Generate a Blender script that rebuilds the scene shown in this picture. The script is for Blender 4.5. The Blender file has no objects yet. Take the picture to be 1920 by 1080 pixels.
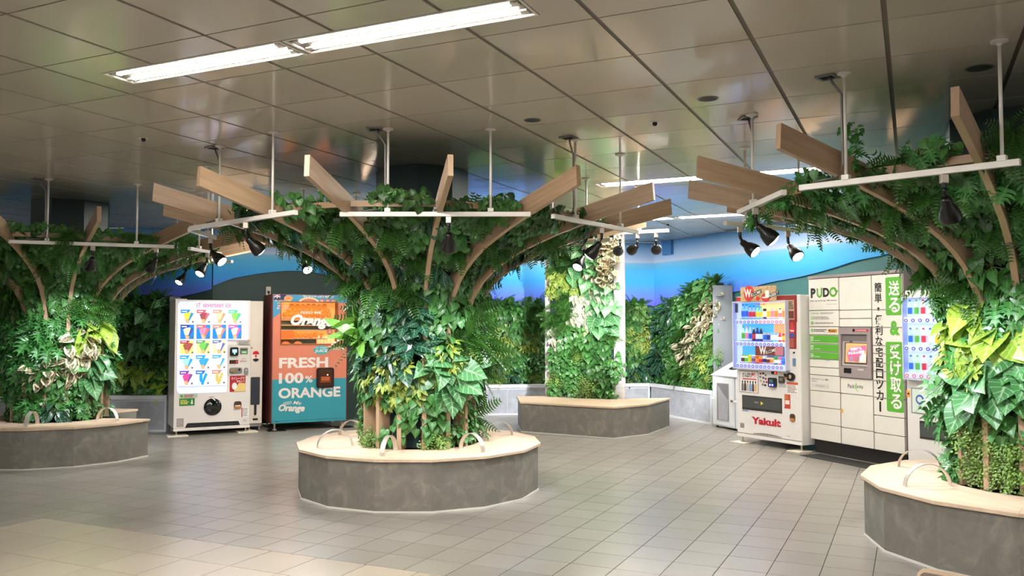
import bpy, math, random
import numpy as np
from mathutils import Vector, Matrix
R = math.radians
SC = bpy.context.scene
COL = SC.collection
rng = random.Random(7)

# ------------------------------------------------------------------ camera, world, exposure
CZ = 2.97                                    # ceiling height
cam = bpy.data.objects.new('camera', bpy.data.cameras.new('camera'))
COL.objects.link(cam)
cam.location = (0, 0, 1.5)
cam.rotation_euler = (R(90 + 2.552), 0, 0)
cam.data.sensor_width = 36
cam.data.lens = 36 * 1592.3 / 1920
cam.data.clip_start = .05
SC.camera = cam
SC.view_settings.view_transform = 'Standard'
SC.view_settings.look = 'None'
SC.view_settings.gamma = 1
SC.view_settings.use_curve_mapping = False
SC.view_settings.exposure = .92
W = bpy.data.worlds.new('world'); SC.world = W; W.use_nodes = True
W.node_tree.nodes['Background'].inputs[0].default_value = (1, .95, .88, 1)
W.node_tree.nodes['Background'].inputs[1].default_value = .32
STRIP_E = 80.0                               # emission of the ceiling tubes
SPOT_W = 56.0                                # power of one track spot
STRIP_COL = (1, .95, .87)
SPOT_COL = (.9, .95, 1)

# ------------------------------------------------------------------ materials
MATS = {}
def lin(c):
    return tuple(((v / 255) / 12.92 if v / 255 <= .04045 else ((v / 255 + .055) / 1.055) ** 2.4) for v in c)
def mat(name, c, rough=.5, metal=0, spec=.5, emit=0, var=.06, vscale=6, bump=0, bscale=40, ecol=None, coat=0):
    """Principled material with a procedural noise that varies the tone a little; c is sRGB 0-255."""
    if name in MATS: return MATS[name]
    m = bpy.data.materials.new(name); m.use_nodes = True; nt = m.node_tree; N = nt.nodes; L = nt.links
    b = N['Principled BSDF']; c = lin(c)
    b.inputs['Roughness'].default_value = rough; b.inputs['Metallic'].default_value = metal
    b.inputs['Specular IOR Level'].default_value = spec
    if coat: b.inputs['Coat Weight'].default_value = coat; b.inputs['Coat Roughness'].default_value = .05
    tc = N.new('ShaderNodeTexCoord'); nz = N.new('ShaderNodeTexNoise'); nz.inputs['Scale'].default_value = vscale
    nz.inputs['Detail'].default_value = 3
    L.new(tc.outputs['Object'], nz.inputs['Vector'])
    mx = N.new('ShaderNodeMix'); mx.data_type = 'RGBA'
    mx.inputs[6].default_value = tuple(v * (1 - var) for v in c) + (1,)
    mx.inputs[7].default_value = tuple(min(1, v * (1 + var)) for v in c) + (1,)
    L.new(nz.outputs['Fac'], mx.inputs[0]); L.new(mx.outputs[2], b.inputs['Base Color'])
    if emit:
        b.inputs['Emission Strength'].default_value = emit
        if ecol: b.inputs['Emission Color'].default_value = tuple(ecol) + (1,)
        else: L.new(mx.outputs[2], b.inputs['Emission Color'])
    if bump:
        n2 = N.new('ShaderNodeTexNoise'); n2.inputs['Scale'].default_value = bscale
        bp = N.new('ShaderNodeBump'); bp.inputs['Strength'].default_value = bump
        L.new(tc.outputs['Object'], n2.inputs['Vector']); L.new(n2.outputs['Fac'], bp.inputs['Height']); L.new(bp.outputs[0], b.inputs['Normal'])
    MATS[name] = m
    return m

def nodes_of(name):
    m = bpy.data.materials.new(name); m.use_nodes = True; MATS[name] = m
    return m, m.node_tree.nodes, m.node_tree.links, m.node_tree.nodes['Principled BSDF']
def ramp(N, L, fac, stops):
    r = N.new('ShaderNodeValToRGB'); e = r.color_ramp.elements
    while len(e) < len(stops): e.new(.5)
    for k, (p, c) in enumerate(stops):
        e[k].position = p; e[k].color = tuple(c) + (1,) if len(c) == 3 else c
    L.new(fac, r.inputs[0]); return r
def mathn(N, L, op, a, b=None):
    n = N.new('ShaderNodeMath'); n.operation = op
    for k, v in enumerate((a, b)):
        if v is None: continue
        if isinstance(v, (int, float)): n.inputs[k].default_value = v
        else: L.new(v, n.inputs[k])
    return n.outputs[0]

def wood_mat(name, c1, c2, rough=.45, axis=0, uv=False):
    m, N, L, b = nodes_of(name)
    tc = N.new('ShaderNodeTexCoord'); mp = N.new('ShaderNodeMapping')
    sc = [28, 28, 28]; sc[axis] = 1.6
    mp.inputs['Scale'].default_value = sc
    L.new(tc.outputs['UV' if uv else 'Object'], mp.inputs[0])
    nz = N.new('ShaderNodeTexNoise'); nz.inputs['Scale'].default_value = 1.6; nz.inputs['Detail'].default_value = 5
    L.new(mp.outputs[0], nz.inputs['Vector'])
    oi = N.new('ShaderNodeObjectInfo')
    f = mathn(N, L, 'ADD', nz.outputs['Fac'], mathn(N, L, 'MULTIPLY', mathn(N, L, 'SUBTRACT', oi.outputs['Random'], .5), .12))
    r = ramp(N, L, f, [(.3, lin(c1)), (.72, lin(c2))])
    L.new(r.outputs[0], b.inputs['Base Color']); b.inputs['Roughness'].default_value = rough
    return m
WOOD = wood_mat('oak_veneer', (156, 128, 100), (178, 150, 122), uv=True)
SEATW = wood_mat('seat_oak', (192, 166, 140), (210, 186, 160), axis=0)

def stone_mat(name, c1, c2, c3, rough=.55):
    m, N, L, b = nodes_of(name)
    tc = N.new('ShaderNodeTexCoord'); n1 = N.new('ShaderNodeTexNoise'); n1.inputs['Scale'].default_value = 7; n1.inputs['Detail'].default_value = 6; n1.inputs['Roughness'].default_value = .65
    n1.inputs['Distortion'].default_value = .8
    oi = N.new('ShaderNodeObjectInfo'); ad = N.new('ShaderNodeVectorMath'); ad.operation = 'ADD'
    L.new(tc.outputs['Object'], ad.inputs[0])
    cb = N.new('ShaderNodeCombineXYZ'); L.new(mathn(N, L, 'MULTIPLY', oi.outputs['Random'], 30), cb.inputs[0]); L.new(cb.outputs[0], ad.inputs[1])
    L.new(ad.outputs[0], n1.inputs['Vector'])
    f = mathn(N, L, 'ADD', n1.outputs['Fac'], mathn(N, L, 'MULTIPLY', mathn(N, L, 'SUBTRACT', oi.outputs['Random'], .5), .07))
    r = ramp(N, L, f, [(.32, lin(c1)), (.54, lin(c2)), (.74, lin(c3))])
    L.new(r.outputs[0], b.inputs['Base Color']); b.inputs['Roughness'].default_value = rough
    return m
STONE = stone_mat('grey_laminate', (106, 102, 95), (118, 114, 106), (142, 137, 126))
STONEW = stone_mat('pale_laminate', (150, 152, 158), (164, 166, 172), (184, 186, 190))

def tile_mat(name, c, rough, bump, spread=.12):
    m, N, L, b = nodes_of(name)
    geo = N.new('ShaderNodeNewGeometry'); n1 = N.new('ShaderNodeTexNoise'); n1.inputs['Scale'].default_value = 2.3; n1.inputs['Detail'].default_value = 4
    L.new(geo.outputs['Position'], n1.inputs['Vector'])
    oi = N.new('ShaderNodeObjectInfo')
    at = N.new('ShaderNodeAttribute'); at.attribute_name = 'rnd'
    f = mathn(N, L, 'ADD', mathn(N, L, 'MULTIPLY', n1.outputs['Fac'], .6), mathn(N, L, 'MULTIPLY', mathn(N, L, 'FRACT', mathn(N, L, 'ADD', oi.outputs['Random'], at.outputs['Fac'])), .4))
    c = lin(c)
    r = ramp(N, L, f, [(.2, tuple(v * (1 - spread) for v in c)), (.8, tuple(v * (1 + spread) for v in c))])
    L.new(r.outputs[0], b.inputs['Base Color']); b.inputs['Roughness'].default_value = rough
    n2 = N.new('ShaderNodeTexNoise'); n2.inputs['Scale'].default_value = 60; bp = N.new('ShaderNodeBump'); bp.inputs['Strength'].default_value = bump; bp.inputs['Distance'].default_value = .002
    L.new(geo.outputs['Position'], n2.inputs['Vector']); L.new(n2.outputs['Fac'], bp.inputs['Height']); L.new(bp.outputs[0], b.inputs['Normal'])
    return m
GREYT = tile_mat('grey_floor_tile', (139, 134, 126), .28, .3)
BEIGET = tile_mat('beige_floor_tile', (166, 156, 142), .24, .1, .07)

def ceil_mat():
    m, N, L, b = nodes_of('enamelled_ceiling_panel')
    geo = N.new('ShaderNodeNewGeometry'); oi = N.new('ShaderNodeObjectInfo')
    ad = N.new('ShaderNodeVectorMath'); ad.operation = 'ADD'; L.new(geo.outputs['Position'], ad.inputs[0])
    cb = N.new('ShaderNodeCombineXYZ'); L.new(mathn(N, L, 'MULTIPLY', oi.outputs['Random'], 40), cb.inputs[2]); L.new(cb.outputs[0], ad.inputs[1])
    n = N.new('ShaderNodeTexNoise'); n.inputs['Scale'].default_value = 2.2; n.inputs['Detail'].default_value = 1
    L.new(ad.outputs[0], n.inputs['Vector'])
    bp = N.new('ShaderNodeBump'); bp.inputs['Strength'].default_value = .12; bp.inputs['Distance'].default_value = .03
    L.new(n.outputs['Fac'], bp.inputs['Height']); L.new(bp.outputs[0], b.inputs['Normal'])
    r = ramp(N, L, oi.outputs['Random'], [(0, lin((200, 193, 180))), (1, lin((208, 201, 188)))])
    L.new(r.outputs[0], b.inputs['Base Color']); b.inputs['Roughness'].default_value = .13; b.inputs['Specular IOR Level'].default_value = .45
    return m
CEILP = ceil_mat()

def mural_mat():
    """Painted sky: pale band on top, a crisp edge, then cyan running into violet blue (a print on the wall)."""
    m, N, L, b = nodes_of('sky_mural')
    geo = N.new('ShaderNodeNewGeometry'); sx = N.new('ShaderNodeSeparateXYZ'); L.new(geo.outputs['Position'], sx.inputs[0])
    f = mathn(N, L, 'DIVIDE', mathn(N, L, 'SUBTRACT', sx.outputs[2], 1.8), 1.2)
    k = lambda z: (z - 1.8) / 1.2
    r = ramp(N, L, f, [(k(1.85), lin((104, 104, 214))), (k(2.05), lin((84, 118, 222))), (k(2.28), lin((52, 154, 228))), (k(2.5), lin((84, 180, 228))), (k(2.60), lin((128, 188, 226))),
                       (k(2.612), lin((192, 204, 228))), (k(2.7), lin((164, 192, 228))), (k(2.97), lin((96, 158, 214)))])
    L.new(r.outputs[0], b.inputs['Base Color']); b.inputs['Roughness'].default_value = .6; b.inputs['Specular IOR Level'].default_value = .25
    return m
MURAL = mural_mat()
TEAL = mat('teal_wall_paint', (52, 104, 104), .6)
DKGREEN = mat('dark_green_wall_paint', (44, 66, 62), .6)
COLG = mat('dark_green_column_paint', (22, 48, 46), .5)
FELT = mat('dark_felt', (16, 42, 42), .9, var=.3, vscale=20, bump=.5)
WHITEM = mat('white_enamel', (226, 222, 216), .3)
WHITE2 = mat('warm_white_enamel', (214, 204, 192), .35)
TRACKW = mat('white_track_paint', (224, 220, 214), .35)
GREYM = mat('grey_metal', (132, 128, 126), .4, .3)
LGREY = mat('light_grey_plastic', (182, 178, 176), .4)
MAUVE = mat('mauve_grey_enamel', (150, 138, 138), .4)
BLACK = mat('black_plastic', (14, 14, 15), .35)
BLACKG = mat('gloss_black_plastic', (10, 10, 12), .08, coat=.5)
DARK = mat('dark_recess', (20, 20, 22), .6)
CHROME = mat('brushed_steel', (196, 186, 174), .38, .6, var=.04)
COPING = mat('pale_trim', (206, 206, 210), .45)
CAULK = mat('pale_caulk', (206, 204, 196), .6)
BACKING = mat('ceiling_runner', (112, 104, 92), .55)
PRINTK = mat('black_print', (16, 16, 18), .5)
PRINTW = mat('white_print', (236, 234, 230), .45)
GREENP = mat('leaf_green_print', (92, 170, 54), .4)
REDP = mat('red_print', (190, 28, 44), .45)
ORANGEP = mat('orange_print', (224, 160, 78), .5)
GREYPR = mat('grey_print', (120, 118, 116), .5)
GLASSM = None
def glass():
    m, N, L, b = nodes_of('clear_glass')
    tr = N.new('ShaderNodeBsdfTransparent'); gl = N.new('ShaderNodeBsdfGlossy'); gl.inputs['Roughness'].default_value = .03
    fr = N.new('ShaderNodeFresnel'); fr.inputs[0].default_value = 1.45; mx = N.new('ShaderNodeMixShader')
    L.new(fr.outputs[0], mx.inputs[0]); L.new(tr.outputs[0], mx.inputs[1]); L.new(gl.outputs[0], mx.inputs[2])
    L.new(mx.outputs[0], N['Material Output'].inputs[0]); return m
GLASSM = glass()

# ------------------------------------------------------------------ mesh helpers
class MB:
    def __init__(s): s.v = []; s.f = []; s.m = []; s.uv = []
    def add(s, vs, fs, mi=0, uvs=None):
        o = len(s.v); s.v += [tuple(v) for v in vs]
        for k, f in enumerate(fs):
            s.f.append(tuple(i + o for i in f)); s.m.append(mi)
            s.uv.append(uvs[k] if uvs else None)
        return s
    def box(s, x0, x1, y0, y1, z0, z1, mi=0):
        return s.add([(x0, y0, z0), (x1, y0, z0), (x1, y1, z0), (x0, y1, z0), (x0, y0, z1), (x1, y0, z1), (x1, y1, z1), (x0, y1, z1)],
                     [(0, 3, 2, 1), (4, 5, 6, 7), (0, 1, 5, 4), (1, 2, 6, 5), (2, 3, 7, 6), (3, 0, 4, 7)], mi)
    def slab(s, poly, z0, z1, mi=0):                     # polygon in xy (ccw), extruded in z
        n = len(poly)
        return s.add([(x, y, z0) for x, y in poly] + [(x, y, z1) for x, y in poly],
                     [tuple(range(n))[::-1], tuple(range(n, 2 * n))] + [(i, (i + 1) % n, n + (i + 1) % n, n + i) for i in range(n)], mi)
    def panel(s, poly, y0, y1, mi=0):                    # polygon in xz (ccw seen from -y), front at y0, back at y1
        n = len(poly)
        return s.add([(x, y0, z) for x, z in poly] + [(x, y1, z) for x, z in poly],
                     [tuple(range(n)), tuple(range(n, 2 * n))[::-1]] + [(i, n + i, n + (i + 1) % n, (i + 1) % n) for i in range(n)], mi)
    def flat(s, poly, y, mi=0):
        return s.add([(x, y, z) for x, z in poly], [tuple(range(len(poly)))], mi)
    def tube(s, pts, r, n=8, mi=0, flatten=None):
        pts = [Vector(p) for p in pts]; rings = []
        for i, p in enumerate(pts):
            t = (pts[min(i + 1, len(pts) - 1)] - pts[max(i - 1, 0)]).normalized()
            a = t.cross(Vector((0, 0, 1)) if abs(t.z) < .9 else Vector((1, 0, 0))).normalized(); b = t.cross(a)
            rr = r[i] if isinstance(r, (list, tuple)) else r
            rings.append([p + (a * math.cos(2 * math.pi * k / n) + b * math.sin(2 * math.pi * k / n)) * rr for k in range(n)])
        vs = [v for q in rings for v in q]; fs = []
        for i in range(len(pts) - 1):
            fs += [(i * n + k, i * n + (k + 1) % n, (i + 1) * n + (k + 1) % n, (i + 1) * n + k) for k in range(n)]
        fs += [tuple(range(n))[::-1], tuple(range((len(pts) - 1) * n, len(pts) * n))]
        return s.add(vs, fs, mi)
    def lathe(s, prof, n=16, o=(0, 0, 0), mi=0):         # prof: (r, z) from bottom to top
        vs = []; fs = []
        for r, z in prof: vs += [(o[0] + r * math.cos(2 * math.pi * k / n), o[1] + r * math.sin(2 * math.pi * k / n), o[2] + z) for k in range(n)]
        for i in range(len(prof) - 1):
            fs += [(i * n + k, i * n + (k + 1) % n, (i + 1) * n + (k + 1) % n, (i + 1) * n + k) for k in range(n)]
        if prof[0][0] > 1e-5: fs.append(tuple(range(n))[::-1])
        if prof[-1][0] > 1e-5: fs.append(tuple(range((len(prof) - 1) * n, len(prof) * n)))
        return s.add(vs, fs, mi)
    def mesh(s, name, mats, smooth=False):
        me = bpy.data.meshes.new(name); me.from_pydata(s.v, [], s.f)
        for m in mats if isinstance(mats, (list, tuple)) else [mats]: me.materials.append(m)
        if len(me.polygons) == len(s.m): me.polygons.foreach_set('material_index', s.m)
        if any(s.uv):
            ul = me.uv_layers.new(name='UVMap'); k = 0
            for f, u in zip(s.f, s.uv):
                for j in range(len(f)):
                    ul.data[k].uv = u[j] if u else (0, 0); k += 1
        if smooth: me.polygons.foreach_set('use_smooth', [True] * len(me.polygons))
        me.update(); return me
    def obj(s, name, mats, parent=None, loc=None, rot=None, bev=0, smooth=False, seg=2):
        return link(name, s.mesh(name, mats, smooth), parent, loc, rot, bev, seg)
def link(name, me, parent=None, loc=None, rot=None, bev=0, seg=2):
    o = bpy.data.objects.new(name, me); COL.objects.link(o)
    if parent: o.parent = parent
    if loc is not None: o.location = loc
    if rot is not None: o.rotation_euler = rot
    if bev:
        b = o.modifiers.new('edge', 'BEVEL'); b.width = bev; b.segments = seg; b.limit_method = 'ANGLE'; b.angle_limit = R(40)
    return o
def thing(name, label, cat, loc=(0, 0, 0), rz=0, group=None):
    o = bpy.data.objects.new(name, None); COL.objects.link(o); o.location = loc; o.rotation_euler = (0, 0, rz)
    o.empty_display_size = .1
    return tag(o, label, cat, group)
def tag(o, label, cat, group=None):
    o['label'] = label; o['category'] = cat
    if group: o['group'] = group
    return o
def structure(o):
    o['kind'] = 'structure'; return o
def rr(x0, z0, x1, z1, r=.02, n=4):
    p = []
    for cx, cz, a in ((x1 - r, z0 + r, -90), (x1 - r, z1 - r, 0), (x0 + r, z1 - r, 90), (x0 + r, z0 + r, 180)):
        p += [(cx + r * math.cos(R(a + 90 * k / n)), cz + r * math.sin(R(a + 90 * k / n))) for k in range(n + 1)]
    return p
def rect(x0, z0, x1, z1): return [(x0, z0), (x1, z0), (x1, z1), (x0, z1)]
def ell(cx, cz, rx, rz, n=20, a0=0, a1=360):
    return [(cx + rx * math.cos(R(a0 + (a1 - a0) * k / n)), cz + rz * math.sin(R(a0 + (a1 - a0) * k / n))) for k in range(n if a1 - a0 == 360 else n + 1)]

def text(parent, s, x0, z0, x1, z1, m, y=-.004, bold=0, name='lettering', shear=0, keep=False, tilt=0, arc=0):
    """Flat lettering in the xz plane of its parent, fitted into the box x0..x1, z0..z1."""
    cu = bpy.data.curves.new('t', 'FONT'); cu.body = s; cu.offset = bold; cu.shear = shear; cu.resolution_u = 3
    o = bpy.data.objects.new('t', cu); COL.objects.link(o)
    dg = bpy.context.evaluated_depsgraph_get()
    me = bpy.data.meshes.new_from_object(o.evaluated_get(dg)); bpy.data.objects.remove(o); bpy.data.curves.remove(cu)
    n = len(me.vertices); co = np.empty(n * 3); me.vertices.foreach_get('co', co); co = co.reshape(-1, 3)
    lo, hi = co.min(0), co.max(0); d = np.maximum(hi - lo, 1e-6)
    sx, sz = (x1 - x0) / d[0], (z1 - z0) / d[1]
    if keep: sx = sz = min(sx, sz)
    px = x0 + (co[:, 0] - lo[0]) * sx; pz = z0 + (co[:, 1] - lo[1]) * sz
    if keep: px += ((x1 - x0) - d[0] * sx) / 2; pz += ((z1 - z0) - d[1] * sz) / 2
    if tilt: pz = pz + (px - (x0 + x1) / 2) * math.tan(R(tilt))
    if arc: pz = pz - arc * ((px - (x0 + x1) / 2) / ((x1 - x0) / 2)) ** 2
    co = np.stack([px, np.full(n, y), pz], 1)
    me.vertices.foreach_set('co', co.ravel()); me.materials.clear(); me.materials.append(m); me.name = name; me.update()
    return link(name, me, parent)

# ------------------------------------------------------------------ grid of the hall (tiles and ceiling run 25 degrees off the view)
GA = .4408; GC, GS = math.cos(GA), math.sin(GA)
def g2w(b, a): return (GC * b + GS * a, -GS * b + GC * a)
def w2g(x, y): return (GC * x - GS * y, GS * x + GC * y)
def in_view(x, y, z, pad=60):
    cp, sp = math.cos(.04454), math.sin(.04454); Z = y * cp + (z - 1.5) * sp
    if Z < .3: return False
    X = 960 + 1592 * x / Z; Y = 540 - 1592 * (-y * sp + (z - 1.5) * cp) / Z
    return -pad < X < 1920 + pad and -pad < Y < 1080 + pad

WALL_L = (-12.0, 12.75); WALL_A0 = (-4.5, 12.75); WALL_A1 = (-1.0, 14.6); WALL_K = (2.53, 15.0); WALL_C1 = (2.53 + 8.5 * .438, 15 - 8.5 * .899)
ROOM = [(-12, -7), (WALL_C1[0] + 1, -7), (WALL_C1[0] + 1, WALL_C1[1]), WALL_C1, WALL_K, WALL_A1, WALL_A0, WALL_L]
def in_room(x, y, pts=ROOM):
    c = False
    for (x0, y0), (x1, y1) in zip(pts, pts[1:] + pts[:1]):
        if (y0 > y) != (y1 > y) and x < (x1 - x0) * (y - y0) / (y1 - y0) + x0: c = not c
    return c

# ---- floor
floor = structure(MB().slab(ROOM, -.06, -.006).obj('floor', mat('floor_grout', (70, 65, 58), .7)))
def pieces(cells, name, m, z0, z1, parent, limit, gap, stuff):
    """Nearest cells become objects that share one box, the rest one joined mesh."""
    cells = sorted(cells, key=lambda c: (c[0] ** 2 + c[1] ** 2))
    boxes = {}
    far = MB(); rnds = []
    for k, (x, y, sx, sy) in enumerate(cells):
        key = (round(sx, 3), round(sy, 3))
        hx, hy = sx / 2 - gap[0], sy / 2 - gap[1]
        if k < limit:
            if key not in boxes: boxes[key] = MB().box(-hx, hx, -hy, hy, z0, z1).mesh(name, m)
            o = link(name, boxes[key], parent, (x, y, 0), (0, 0, -GA))
        else:
            c = [(x + GC * u + GS * v, y - GS * u + GC * v, z1) for u, v in ((-hx, -hy), (hx, -hy), (hx, hy), (-hx, hy))]
            lo = [(p[0], p[1], z0) for p in c]
            far.add(c + lo, [(0, 1, 2, 3), (7, 6, 5, 4), (1, 0, 4, 5), (2, 1, 5, 6), (3, 2, 6, 7), (0, 3, 7, 4)]); rnds += [rng.random()] * 6
    if far.f:
        o = far.obj(stuff, m, parent); o['kind'] = 'stuff'
        at = o.data.attributes.new('rnd', 'FLOAT', 'FACE'); at.data.foreach_set('value', rnds)
beige, grey = [], []
TB, TA = .3805, .3905
for i in range(-4, 60):
    for j in range(1, 30):
        b, a = -6.18 + TB * (i + .5), 4.505 - TA * (j - .5)
        x, y = g2w(b, a)
        if i >= 0 and in_room(x, y) and in_view(x, y, 0, 220): beige.append((x, y, TB, TA))
for i in range(-70, 60):
    for j in range(-40, 60):
        b, a = -1.70 + .2905 * (i + .5), 5.385 + .301 * (j + .5)
        x, y = g2w(b, a)
        if a < 4.655 and i == -16:
            if in_view(x, y, 0, 200): x, y = g2w((-6.348 - 6.18) / 2, a); grey.append((x, y, .168, .301))
            continue
        if (a > 4.505 + .15 or b < -6.18) and in_room(x, y) and in_view(x, y, 0, 200): grey.append((x, y, .2905, .301))
# row of cut tiles along the beige border
for i in range(-20, 60):
    a0, a1 = 4.505, 5.385 - .301 * 2
    b = -1.70 + .2905 * (i + .5); x, y = g2w(b, (a0 + a1) / 2)
    if b > -6.21 and in_view(x, y, 0, 200) and in_room(x, y): grey.append((x, y, .2905, a1 - a0) if i > -16 else g2w((-6.18 - 6.0575) / 2, (a0 + a1) / 2) + (.1225, a1 - a0))
pieces(beige, 'beige_tile', BEIGET, -.006, .0, floor, 290, (.0028, .0028), 'beige_tiles_beyond')
pieces(grey, 'grey_tile', GREYT, -.006, .0, floor, 290, (.0024, .0024), 'grey_tiles_beyond')

# ---- ceiling
ceiling = structure(MB().slab(ROOM, CZ + .006, CZ + .1).obj('ceiling', BACKING))
CB0, CA0, PB, PA = -1.3436, 3.7892, .62488, .61905
LIGHTS = []                                            # rectangles of the strip lights in grid coordinates
def strip(b0, b1, a0, a1): LIGHTS.append((b0, b1, a0, a1))
strip(-4.25, -2.935, 3.40, 3.63); strip(-2.915, -1.57, 3.40, 3.63)
strip(-2.96, -1.63, 8.26, 8.49); strip(-1.61, -.28, 8.26, 8.49)
strip(-4.25, -2.92, 11.25, 11.48); strip(-2.90, -1.57, 11.25, 11.48)
strip(-5.3, -4.42, 12.95, 13.18)
strip(-7.9, -6.57, 8.26, 8.49); strip(-6.55, -5.2, 8.26, 8.49)
for a in (-1.1, 1.0):
    for b in (-4.25, 1.2): strip(b, b + 1.315, a, a + .23); strip(b + 1.335, b + 2.66, a, a + .23)
def minus(cells, hole):
    out = []
    hb0, hb1, ha0, ha1 = hole
    for b0, b1, a0, a1 in cells:
        if hb1 <= b0 or hb0 >= b1 or ha1 <= a0 or ha0 >= a1: out.append((b0, b1, a0, a1)); continue
        if ha0 > a0: out.append((b0, b1, a0, ha0))
        if ha1 < a1: out.append((b0, b1, ha1, a1))
        m0, m1 = max(a0, ha0), min(a1, ha1)
        if hb0 > b0: out.append((b0, hb0, m0, m1))
        if hb1 < b1: out.append((hb1, b1, m0, m1))
    return out
cells = []
for i in range(-30, 30):
    for j in range(-20, 30):
        b, a = CB0 + PB * i, CA0 + PA * j
        q = [(b + .0125, b + PB - .0125, a + .005, a + PA - .005)]
        for h in LIGHTS: q = minus(q, (h[0] - .004, h[1] + .004, h[2] - .004, h[3] + .004))
        for b0, b1, a0, a1 in q:
            if b1 - b0 < .02 or a1 - a0 < .02: continue
            x, y = g2w((b0 + b1) / 2, (a0 + a1) / 2)
            if in_room(x, y) and in_view(x, y, CZ, 420): cells.append((x, y, b1 - b0, a1 - a0))
pieces(cells, 'ceiling_panel', CEILP, CZ, CZ + .006, ceiling, 290, (0, 0), 'ceiling_panels_beyond')

# ---- strip lights
TUBE = mat('lit_fluorescent_tube', (255, 250, 240), .4, emit=STRIP_E, ecol=STRIP_COL)
REFL = mat('white_reflector', (236, 232, 224), .3)
light_labels = [
    'recessed strip light nearest the camera, left half of the bright pair', 'recessed strip light nearest the camera, right half of the bright pair',
    'recessed strip light seen above the planks between centre and right tree, left half', 'recessed strip light seen above the planks of the right tree, right half',
    'recessed strip light further back over the blue wall, left half', 'recessed strip light further back over the blue wall, right half',
    'recessed strip light beside the pillar, in the row nearest the back wall', 'recessed strip light over the left tree, outer half', 'recessed strip light over the left tree, inner half']
for k, (b0, b1, a0, a1) in enumerate(LIGHTS):
    x, y = g2w((b0 + b1) / 2, (a0 + a1) / 2)
    kk = k - len(light_labels)
    lab = light_labels[k] if kk < 0 else 'recessed strip light outside the picture, %s row, %s, %s half' % (('second', 'first')[kk // 4], ('left pair', 'right pair')[kk % 4 // 2], ('left', 'right')[kk % 2])
    t = thing('ceiling_light', lab, 'ceiling light', (x, y, CZ), -GA, 'recessed fluorescent strip lights')
    hb, ha = (b1 - b0) / 2, (a1 - a0) / 2
    f = MB()
    for s in (-1, 1):
        f.box(-hb, hb, s * ha - .012 if s > 0 else -ha, ha if s > 0 else -ha + .012, -.004, .05)
        f.box(s * hb - .012 if s > 0 else -hb, hb if s > 0 else -hb + .012, -ha + .012, ha - .012, -.004, .05)
    f.box(-hb + .012, hb - .012, -ha + .012, ha - .012, .045, .05)
    f.obj('housing', REFL, t)
    for s in (-1, 1):
        MB().tube([(-hb + .07, s * ha * .45, .016), (hb - .07, s * ha * .45, .016)], .019, 10).obj('tube', TUBE, t, smooth=True)
        for e in (-1, 1): MB().box(e * (hb - .05) - .02, e * (hb - .05) + .02, s * ha * .45 - .018, s * ha * .45 + .018, -.002, .045).obj('lamp_holder', REFL, t)
    MB().box(-hb + .1, hb - .1, -ha * .2, ha * .2, .02, .045).obj('ballast_cover', REFL, t)
    # the reflector glows under its tubes: a real area lamp the size of the opening
    la = bpy.data.lights.new('strip_lamp', 'AREA'); la.shape = 'RECTANGLE'; la.size = 2 * hb - .06; la.size_y = 2 * ha - .05; la.energy = 16; la.color = STRIP_COL
    lo = bpy.data.objects.new('strip_lamp', la); COL.objects.link(lo); lo.parent = t; lo.location = (0, 0, -.008)

# ------------------------------------------------------------------ walls with the sky mural
def wall(name, p0, p1, m, z1=CZ, th=.12):
    d = Vector((p1[0] - p0[0], p1[1] - p0[1], 0)); L = d.length
    o = MB().box(0, L, 0, th, 0, z1).obj(name, m, None, (p0[0], p0[1], 0), (0, 0, math.atan2(d.y, d.x)))
    return structure(o), L
wl, LL = wall('wall_left', WALL_L, WALL_A0, DKGREEN)
wa, LA = wall('wall_left_rear', WALL_A0, WALL_A1, DKGREEN)
wb, LB = wall('wall_back', WALL_A1, WALL_K, TEAL)
wc, LC = wall('wall_right', WALL_K, WALL_C1, TEAL)
def mural(w, curve, L):
    poly = list(curve) + [(L - .001, CZ - .002), (0.001, CZ - .002)]
    # triangulate as a strip so the wavy edge stays clean
    mb = MB(); n = len(curve); y0, y1 = -.035, -.001
    for i in range(n - 1):
        (x0, z0), (x1, z1) = curve[i], curve[i + 1]
        mb.add([(x0, y0, z0), (x1, y0, z1), (x1, y0, CZ - .002), (x0, y0, CZ - .002), (x0, y1, z0), (x1, y1, z1)],
               [(0, 1, 2, 3), (1, 0, 4, 5)])
    mb.add([(curve[0][0], y0, curve[0][1]), (curve[0][0], y0, CZ - .002), (curve[0][0], y1, CZ - .002), (curve[0][0], y1, curve[0][1])], [(0, 1, 2, 3)])
    mb.obj('sky_mural_panel', MURAL, w)
def smooth(pts, n=8):
    out = []
    P = [pts[0]] + list(pts) + [pts[-1]]
    for i in range(1, len(P) - 2):
        for k in range(n):
            t = k / n; p0, p1, p2, p3 = P[i - 1:i + 3]
            out.append(tuple(.5 * (2 * p1[j] + (-p0[j] + p2[j]) * t + (2 * p0[j] - 5 * p1[j] + 4 * p2[j] - p3[j]) * t * t + (-p0[j] + 3 * p1[j] - 3 * p2[j] + p3[j]) * t ** 3) for j in (0, 1)))
    return out + [tuple(pts[-1])]
mural(wl, smooth([(0.001, 2.0), (1.5, 2.15), (3.0, 2.25), (4.5, 2.3), (5.8, 2.1), (6.325, 1.962), (6.689, 1.908), (6.917, 1.92), (7.192, 1.97), (7.5, 2.05)]), LL)
mural(wa, smooth([(0, 2.10), (.248, 2.203), (.371, 2.239), (.768, 2.318), (1.178, 2.361), (1.603, 2.335), (2.3, 2.15), (3.0, 1.92), (LA, 1.86)]), LA)
mural(wb, [(0, 1.86), (LB, 1.85)], LB)
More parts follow.
